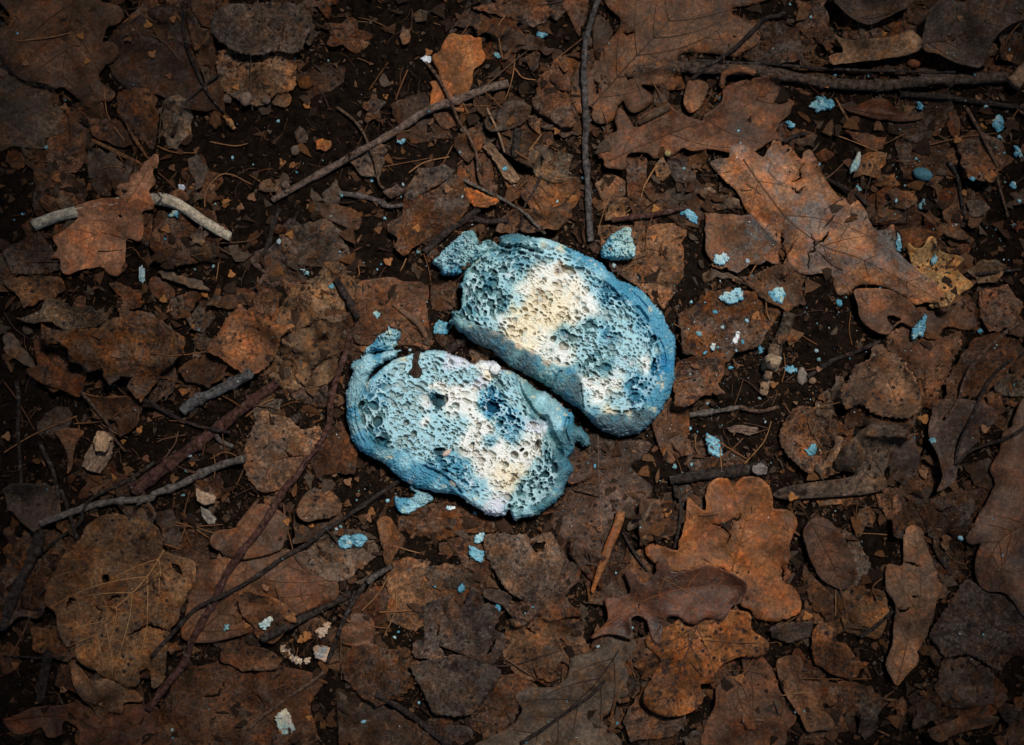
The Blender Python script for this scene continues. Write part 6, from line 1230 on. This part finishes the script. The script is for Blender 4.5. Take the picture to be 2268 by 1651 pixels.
SC = '''T0 75,150,1.2 T0 950,150,1.2 T0 830,250,1.1 T0 515,225 T0 490,275 T0 165,410,1.1 T0 555,390 T0 970,340,1.2 T0 1115,120 T0 1075,480 T0 395,680 T0 325,1200,1.1 T0 515,1170,1.1 T0 1355,1200 T0 1440,1300,1.4 T0 1615,1270,1.3 T0 1885,1060,1.2 T0 1815,1040 T0 1085,1490,1.3 T0 1980,670,1.2
T0 1545,1330 T0 1270,300,1.1 T0 1870,1515,1.1 T0 1235,1195 T0 1100,1080 T3 1040,350,1.2 T3 1085,415,1.1 T3 665,590 T3 1310,310,1.2 T3 1260,590,1.1 T3 890,1200,1.1 T3 930,1390,1.2 T3 810,1465,1.5 T3 715,1510,1.2 T3 1480,185,1.2 T3 1045,90,1.3 T3 790,715,1.3 T3 15,1245,1.2 T3 1230,1415 T3 1110,1520,1.2 T3 780,1275,.8
T1 865,835,1.2 T1 920,1130,1.2 T1 715,1220,1.3 T1 510,1475,1.1 T1 260,1485,1.1 T1 1365,930,1.3 T1 1520,1280,1.5 T1 1420,845 T1 585,325,1.1 T1 165,270,1.3 T1 2065,1345,1.2 T2 1990,630,1.1 T2 2015,815,1.1 T2 1845,900,1.2 T2 2015,1165,1.2 T2 2180,370,1.1 T2 1380,200,.8 T4 325,105,1.3 T4 755,330,1.1 T4 2060,155,1.1 T4 60,1540,1.3 T7 60,95,1.1 T7 140,500,1.4 T7 215,150,1.2 T7 190,190,1.3 T7 2140,150,1.3
T6 1855,210,1.1 T6 1945,255,1.6 T6 2010,225,1.1 T6 1725,630,1.2 T6 1540,830,1.5 T6 1900,810,1.5 T6 1980,960,1.6 T6 1940,980,1.2 T6 75,1145,1.2 T6 350,405,1.1 T6 150,285,1.1 T5 965,990,1.2 T5 545,460,1.4 T5 660,905,1.2 T5 140,780,1.2 T5 1635,1130,1.6 T5 1640,1485,1.3 T5 2000,1190,1.3 T5 1585,1240,1.2 T8 770,45,1.4 T8 870,65,1.2 T8 865,815,1.3 T8 940,1400,1.3 T8 1770,320,1.5 T8 115,945,1.5 T8 205,975,1.5 T8 430,1230,1.4'''
SC = [' '.join(p) for p in zip(SC.split()[::2], SC.split()[1::2])]
extra = [(random.uniform(0, 2268), random.uniform(0, 1651)) for _ in range(60)]
def on_bread(x, y): return inside(np.array([p[:2] for p in pts('U ' + OU)]), np.array([x]), np.array([y]))[0] or inside(np.array([p[:2] for p in pts('L ' + OL)]), np.array([x]), np.array([y]))[0]
SPOTS = []
for s in SC:
    p = pts(s)[0]; k = float(s.split(',')[2]) if s.count(',') > 1 else 1.0; SPOTS.append((p[0], p[1], k))
SPOTS += [(x, y, random.uniform(.6, 1.0)) for x, y in extra if not on_bread(x, y) and (is_open(x, y) or random.random() < .35)]
for x, y, k in SPOTS:
    o = bpy.data.objects.new('catkin_scale', random.choice(SM)); COL.objects.link(o)
    o.location = W(x, y, hat(x, y) + .6); o.scale = (k, k * random.uniform(.8, 1.1), k); o.rotation_euler = (random.uniform(-.35, .35), random.uniform(-.35, .35), random.uniform(0, 6.28))
    t = random.choice([(.27, .115, .038), (.22, .095, .038), (.19, .095, .052), (.12, .055, .028)]); o.color = vary(t, .15)
    tag(o, spot_label('orange three-lobed seed scale' if t[0] > .2 else 'brown three-lobed seed scale', x, y), 'seed scale', 'seed scales on the litter')

ND = '''T0 100,270 300,240 440,208|T0 800,60 860,150 905,235|T0 960,210 1060,270 1150,378|T0 1340,905 1500,932 1590,915|T0 1000,935 1100,975 1250,980|T0 1310,1335 1320,1230 1400,1130 1480,1120 1610,1182|T0 1370,1575 1550,1562 1640,1540 1690,1488|T0 1380,1575 1440,1620 1495,1650|T0 665,560 690,740 800,910|T0 730,200 790,180 890,100|T0 1010,1110 1100,1190 1190,1285
T1 370,635 410,530 450,440|T1 675,1060 715,980 750,915|T1 290,1070 450,1040 610,1010|T1 455,1110 560,1040 720,1005|T1 120,362 170,380 205,400|T1 1085,105 1040,190 1070,380|T1 1330,535 1420,380 1590,240|T1 960,550 1080,440 1270,285|T1 1150,370 1130,500 1085,640|T1 1150,430 1200,490 1285,505|T1 1150,985 1220,1030 1280,1062|T1 1130,1250 1260,1140 1400,1040|T1 810,660 850,740 890,800|T1 1240,980 1300,900 1320,870|T1 2060,1080 1990,1200 1960,1290 1880,1370|T1 1800,1200 1740,1330 1695,1470|T1 2000,1620 2010,1500 2040,1400
T2 1640,940 1850,890 2110,855|T2 2255,680 2200,770 2160,880|T2 1020,850 1150,900 1330,980|T2 990,1155 1060,1100 1140,1020|T2 1450,1035 1500,1042 1570,1040|T2 2245,140 2170,230 2090,385|T5 490,215 560,100 690,-10|T5 25,870 90,860 150,850|T5 0,510 80,560 190,645|T5 465,1420 590,1280 640,1145|T5 870,1145 930,1260 980,1365|T5 715,1020 780,1130 860,1205|T5 205,1235 330,1300 480,1390|T5 310,1390 380,1330 455,1255|T5 300,1310 305,1400 310,1455|T5 710,890 735,800 725,700|T5 735,890 760,865 790,845|T5 600,355 610,430 635,490
T3 460,1160 600,1150 700,1130 840,1040|T3 530,950 640,985 830,980|T3 0,1350 200,1230 480,1110|T3 1640,1040 1740,1050 1840,1090|T3 1380,230 1390,180 1400,110|T3 1060,1380 1120,1290 1140,1210|T3 1580,1115 1690,1030 1760,1000|T3 1720,1480 1770,1400 1850,1370 1970,1360|T3 1350,1390 1450,1345 1540,1380 1600,1470|T3 1000,1280 1080,1250 1190,1235|T3 0,890 90,1010 200,1200
T6 1215,10 1180,150 1185,260 1230,380|T6 1825,90 1850,220 1900,420|T6 1900,420 1940,480 2020,550|T6 1120,235 1260,240 1430,230|T6 1120,215 1220,240 1340,315|T6 1060,350 1110,370 1160,390|T6 40,1100 110,980 190,820|T6 2190,815 2230,840 2266,860|T7 0,815 130,870 325,908|T7 295,960 370,780 380,560|T7 120,780 200,640 270,530|T7 150,790 250,690 330,560|T7 360,365 450,395 530,418|T7 265,800 370,795 490,785|T7 20,1240 15,1100 20,950
T8 1075,615 1100,690 1130,800|T8 1058,650 1060,750 1060,850|T8 200,970 400,985 660,992|T8 705,1250 790,1220 1000,1235 1300,1240|T8 700,1330 790,1310 900,1300|T8 410,1250 470,1170 530,1085|T8 1780,415 1840,470 1915,490|T8 1360,580 1300,640 1330,720|T8 1200,310 1190,200 1200,100|T7 1900,1060 1905,1150 1935,1230|T7 1080,1090 1180,1160 1300,1230|T4 1740,100 1880,95 2005,60|T4 120,110 135,180 120,210|T4 400,165 420,130 440,80|T4 2266,860 2230,870 2190,890|T4 1850,100 1830,160 1815,210'''
for s in ND.replace('\n', '|').split('|'):
    q = np.array([p[:2] for p in pts(s)]); c = random.choice([(.17, .075, .032), (.12, .055, .03), (.10, .055, .035), (.22, .11, .05)])
    m = q[len(q) // 2]; twig(spot_label('thin dry pine needle' if c[0] > .15 else 'thin dark dry stalk', m[0], m[1]), q, random.uniform(1.2, 1.9), c, 'rib', name='pine_needle', cat='needle', group='needles and fine stalks', up=1.5, stiff=9, sides=6, rough=.1, st=False)
k = 0
while k < 130:
    x, y = random.uniform(0, 2268), random.uniform(0, 1651)
    w_ = 1.0 if is_open(x, y) else .25
    if ((x < 520 and 850 < y < 1300) or (1050 < x < 1250 and 150 < y < 330) or (700 < x < 900 and 1250 < y < 1480)): w_ = 1
    if random.random() > w_ or on_bread(x, y): continue
    a = random.uniform(0, 6.28); L = random.uniform(14, 45); b_ = random.uniform(-6, 6)
    q = np.array([[x, y], [x + math.cos(a) * L + b_, y + math.sin(a) * L - b_], [x + math.cos(a) * 2 * L, y + math.sin(a) * 2 * L]])
    if on_bread(*q[1]) or on_bread(*q[2]): continue
    c = random.choice([(.14, .06, .026), (.08, .04, .024), (.06, .035, .025), (.17, .085, .04)]); k += 1
    twig(spot_label('short rusty pine needle' if c[0] > .1 else 'short black rootlet', x, y), q, random.uniform(.9, 1.5), c, 'rib', name='pine_needle', cat='needle', group='needles and fine stalks', up=.8, stiff=7, sides=5, rough=.1, st=False)

# little mould crumbs
MC = '''T0 110,215,10 T0 1485,1005,13 T0 1785,770,12 T0 1908,1105,9 T0 395,635,10 T0 470,622,6 T0 2115,375,6 T0 1900,365,9 T0 290,950,14 T0 1795,1560,16 T0 1075,1552,12 T0 2135,1395,7 T0 2205,1262,13 T0 2080,1028,6 T0 1378,1310,6 T0 1620,1052,7 T0 850,540,6
T1 790,975,9 T1 210,1155,16 T1 418,1185,11 T1 808,1272,10 T1 1424,1300,12 T1 298,1405,11 T1 520,1620,16 T1 592,722,7 T1 1760,270,7 T1 2250,1080,11 T1 405,1265,8 T1 1840,1222,6 T1 1595,1140,10 T1 2245,1370,20
T2 900,95,9 T2 765,12,9 T2 422,840,10 T2 435,922,7 T2 960,1052,13 T2 1578,1022,10 T2 1526,1035,6 T2 75,1080,9 T2 1515,1195,10 T2 1436,1300,14 T2 1436,1385,6 T2 2170,1170,8 T2 2230,1452,14 T2 2250,1300,16 T2 1065,470,11 T2 1280,475,12 T2 2143,988,8 T2 1945,485,9 T2 1690,1480,8 T2 840,400,6 T2 650,305,5 T2 2185,315,8 T2 1530,288,5 T2 1840,1450,10 T2 2180,1520,12 T2 2110,1480,7 T2 690,885,6
T5 270,437,16 T5 478,490,15 T5 155,580,20 T5 445,630,15 T5 200,700,15 T5 285,665,10 T5 705,735,14 T5 940,685,14 T5 955,742,15 T5 2010,555,22 T5 2062,670,10 T5 1090,372,22 T5 1133,335,10 T5 485,100,16 T5 1930,75,18 T5 1345,283,12 T5 1290,265,8 T5 222,1030,14 T5 110,1190,16 T5 12,1440,16 T5 380,795,16 T5 840,1080,8 T5 600,1150,10 T5 120,365,12 T5 940,805,10 T5 565,993,12 T5 312,535,14 T5 405,685,8 T5 90,545,6 T5 1020,535,7 T5 160,1212,7 T5 120,1425,14 T5 60,1480,6 T5 1568,1252,9 T5 1510,685,5 T5 1935,1250,5 T5 2215,905,6 T5 520,195,8 T5 530,375,6 T5 620,262,6 T5 375,55,6 T5 400,1370,6 T5 865,432,6 T5 1155,735,6
T7 890,155,14 T7 15,240,13 T7 315,75,14 T7 630,635,12 T7 656,632,6 T7 362,965,14 T7 390,930,11 T7 522,1392,11 T7 165,1512,16 T7 396,1545,6 T7 1455,210,8 T7 1262,752,8 T7 1216,790,8 T7 1815,1520,12 T7 1366,1502,5 T7 1488,1380,5 T7 1222,1640,11 T7 1805,545,8 T7 1688,1020,15 T7 1910,900,10 T7 465,520,5 T7 115,72,6 T7 1958,240,7
T6 1170,38,14 T6 1100,1568,11 T6 1103,1618,9 T6 1338,1438,8 T6 2175,255,14 T6 2200,240,10 T6 1560,1195,4 T6 1220,165,6 T6 2030,1060,5 T6 1830,445,5 T3 1242,155,9 T3 1360,132,12 T3 1275,550,9 T3 1220,1368,14 T3 2010,978,10 T3 1160,1630,9 T3 2195,40,8 T3 1190,1470,12 T3 930,748,5 T3 880,1070,5 T3 290,1585,6 T8 790,1432,14 T8 838,1430,8 T8 1860,312,17 T8 2122,422,8 T8 2012,940,9 T8 1945,1105,6 T8 1062,142,6 T8 690,68,6 T8 1230,340,6
T4 275,120,8 T4 250,155,9 T4 570,130,4 T4 680,300,4 T4 465,680,12 T4 1668,1435,14 T4 1622,1415,6 T4 1715,1535,8 T4 1500,1545,10 T4 2190,1440,13 T4 1665,1235,6 T4 2022,243,6 T4 1950,210,5 T4 1568,1328,5 T4 130,1600,6 T4 5,1250,6 T4 1790,130,18'''
MC = [(a, b) for a, b in zip(MC.split()[::2], MC.split()[1::2])]
MCC = [((.22, .42, .50), 'pale blue mould crumb'), ((.08, .26, .36), 'blue mould crumb'), ((.30, .38, .41), 'whitish mould crumb'), ((.14, .27, .30), 'teal mould crumb')]
for i, (t, c) in enumerate(MC):
    x, y, r = pts(t + ' ' + c)[0]; cl_, nm = random.choices(MCC, [4, 4, 2, 2])[0]
    pebble(spot_label('tiny ' + nm if r < 4 else nm, x, y), x, y, max(r * .95, 1.7), cl_, 'mould', .55, 2 if r < 5 else 3, 'mould_crumb', 'mould crumb', 'small mould crumbs around the bread', random.uniform(.6, 1), random.uniform(0, 180), rough=.75)

# ------------------------------------------------------------------ uncountable fine litter
OPA = OPEN
UP, LP = np.array([p[:2] for p in pts('U ' + OU)]), np.array([p[:2] for p in pts('L ' + OL)])
def dens_soil(x, y, l):
    o_ = np.zeros(len(x)); 
    for p in OPA: o_ = np.maximum(o_, inside(p, x, y))
    out = (x < -10) | (x > 2278) | (y < -10) | (y > 1661)
    d = .006 + .16 * o_ + .9 * np.clip(-l / 5 - 1.1, 0, 1) + .35 * out; d[inside(UP, x, y) | inside(LP, x, y)] = 0
    return np.clip(d, 0, 1)
fine('leaf_crumbs', 'fine broken leaf crumbs filling the gaps in the litter', 26000, 1.8, 12, [(.075, .035, .018), (.045, .023, .014), (.10, .055, .03), (.026, .015, .010), (.07, .05, .037), (.035, .02, .013)], dens_soil, 4)
fine('soil_granules', 'dark soil granules between the leaves', 16000, .8, 3.2, [(.02, .012, .008), (.03, .018, .012), (.05, .032, .022)], lambda x, y, l: np.clip(dens_soil(x, y, l) * 2, 0, 1), 5)
def dens_all(x, y, l): d = .12 + .25 * np.clip(-l / 6, 0, 1); d[inside(UP, x, y) | inside(LP, x, y)] = 0; return d
fine('dust_specks', 'dark and pale dust specks lying over the leaves', 7000, .6, 1.7, [(.015, .01, .01), (.015, .01, .01), (.02, .015, .012), (.30, .22, .15), (.2, .19, .19), (.28, .11, .03)], dens_all, 6)
def dens_m(x, y, l):
    d = np.exp(-((x - 1640) ** 2 / 260 ** 2 + (y - 760) ** 2 / 230 ** 2)) + .9 * np.exp(-((x - 2120) ** 2 / 150 ** 2 + (y - 420) ** 2 / 200 ** 2)) + .45 * np.exp(-((x - 1050) ** 2 / 420 ** 2 + (y - 900) ** 2 / 330 ** 2)) + .04
    d[inside(UP, x, y) | inside(LP, x, y)] = 0; return np.clip(d, 0, 1)
fine('mould_dust', 'tiny blue and white mould crumbs dusted round the bread', 1900, .6, 3.2, [(.16, .36, .45), (.10, .28, .38), (.40, .50, .55), (.35, .38, .42)], dens_m, 9)
def rootlets(n, seed):
    r = random.Random(seed); parts = []
    while len(parts) < n:
        x, y = r.uniform(-200, 2460), r.uniform(-150, 1800)
        if on_bread(x, y) or (not is_open(x, y) and r.random() > .35): continue
        a = r.uniform(0, 6.28); q = [[x, y]]
        for i in range(r.randint(3, 8)): a += r.uniform(-.5, .5); q.append([q[-1][0] + 7 * math.cos(a), q[-1][1] + 7 * math.sin(a)])
        q = np.array(q)
        if any(on_bread(*p) for p in q[::3]): continue
        z = smooth1(bil(H, 0, 0, q[:, 0], q[:, 1]), 3) + 1.2; parts.append(tube(np.column_stack([q, z]), np.full(len(q), r.uniform(.35, .8)), 4, .1))
    v, f = join(parts); o = mesh_obj('fine_rootlets', v, f, M['rib'], origin=np.array([CX, CY, 0.])); o.color = (.10, .052, .03, 1); tag(o, 'hair-thin rootlets and fibres over the soil', None, None, 'stuff')
rootlets(520, 3)

# ------------------------------------------------------------------ unseen oak added overhead to darken the outer ground, leaving one sun gap
def shade_canopy():
    t = empty('added_shade_tree', CX - 9500, CY - 6500, -34); tag(t, 'unseen oak tree added overhead to shade the outer litter', 'tree')
    b = hat(0, 0); base = np.array([CX - 9500, CY - 6500, -60.])
    P = np.array([base, base + (150, 100, 4000), base + (500, 300, 8200), base + (900, 600, 13000)]); P = np.column_stack([np.interp(np.linspace(0, 3, 30), range(4), P[:, i]) for i in range(3)])
    v, f = tube(P, np.linspace(700, 380, len(P)), 20, .12, True, 4); o = mesh_obj('added_trunk', v, f, M['bark'], t); o.color = (.07, .055, .045, 1)
    r = random.Random(5); zc = 9500.
    for k in range(7):
        a = rad(-10 + 18 * k) if k < 6 else rad(200); L = r.uniform(9000, 16000); s0 = P[-1 - (k % 4) * 3]
        q = np.array([s0, s0 + (math.cos(a) * L * .3, math.sin(a) * L * .3, 300), s0 + (math.cos(a) * L * .65, math.sin(a) * L * .65, -100), s0 + (math.cos(a) * L, math.sin(a) * L, 500)]); q = np.column_stack([np.interp(np.linspace(0, 3, 30), range(4), q[:, i]) for i in range(3)])
        gx0, gy0 = CX + gap[0], CY + gap[1]
        q = q[np.hypot(q[:, 0] - gx0, q[:, 1] - gy0) > 2600] if True else q
        if len(q) > 3 and np.linalg.norm(np.diff(q, axis=0), axis=1).max() < 1500:
            v, f = tube(q, np.linspace(200, 40, len(q)), 10, .15, True, k); o = mesh_obj('added_bough', v, f, M['bark'], t); o.color = (.07, .055, .045, 1)
    g = np.random.default_rng(8); n = 44000
    R = 19000 * np.sqrt(g.random(n)); th = g.random(n) * 2 * math.pi; x = CX + gap[0] + R * np.cos(th); y = CY + gap[1] + R * np.sin(th); z = GAPZ + g.normal(0, 260, n) + 60 * R / 1000
    dist = R * (1 + .12 * np.sin(3 * th + 1) + .08 * np.sin(7 * th)); keep = (dist > GAPR) ; x, y, z = x[keep], y[keep], z[keep]; m = len(x); s = g.uniform(200, 420, m)
    an = g.random(m) * 6.28; tx, ty = g.uniform(-.5, .5, m), g.uniform(-.5, .5, m); V = []
    for dx, dy in ((-1, 0), (-.3, -.5), (.5, -.42), (1, 0), (.5, .42), (-.3, .5)):
        u = dx * s; w = dy * s; qx = u * np.cos(an) - w * np.sin(an); qy = u * np.sin(an) + w * np.cos(an); V.append(np.stack([x + qx, y + qy, z + tx * qx + ty * qy - .15 * np.abs(w)], 1))
    V = np.stack(V, 1).reshape(-1, 3); i = np.arange(m)[:, None] * 6; F_ = np.concatenate([i + np.array([0, 1, 5]), i + np.array([1, 2, 4]), i + np.array([1, 4, 5]), i + np.array([2, 3, 4])])
    o = mesh_obj('added_crown', V, F_.astype(np.int32), M['shade_canopy'], t); o['kind'] = 'stuff'
GAPZ = 9000.0; GAPR = 980.0  # height and radius of the gap, shaped to darken the outer litter
_h = GAPZ / SUN_DIR.z
gap = (SUN_DIR.x * _h, -SUN_DIR.y * _h)
m_, nt_, nd_, ln_, b_ = new_mat('shade_canopy_leaf'); b_.inputs['Base Color'].default_value = (.06, .08, .025, 1); b_.inputs['Roughness'].default_value = .6; M['shade_canopy'] = m_
shade_canopy()
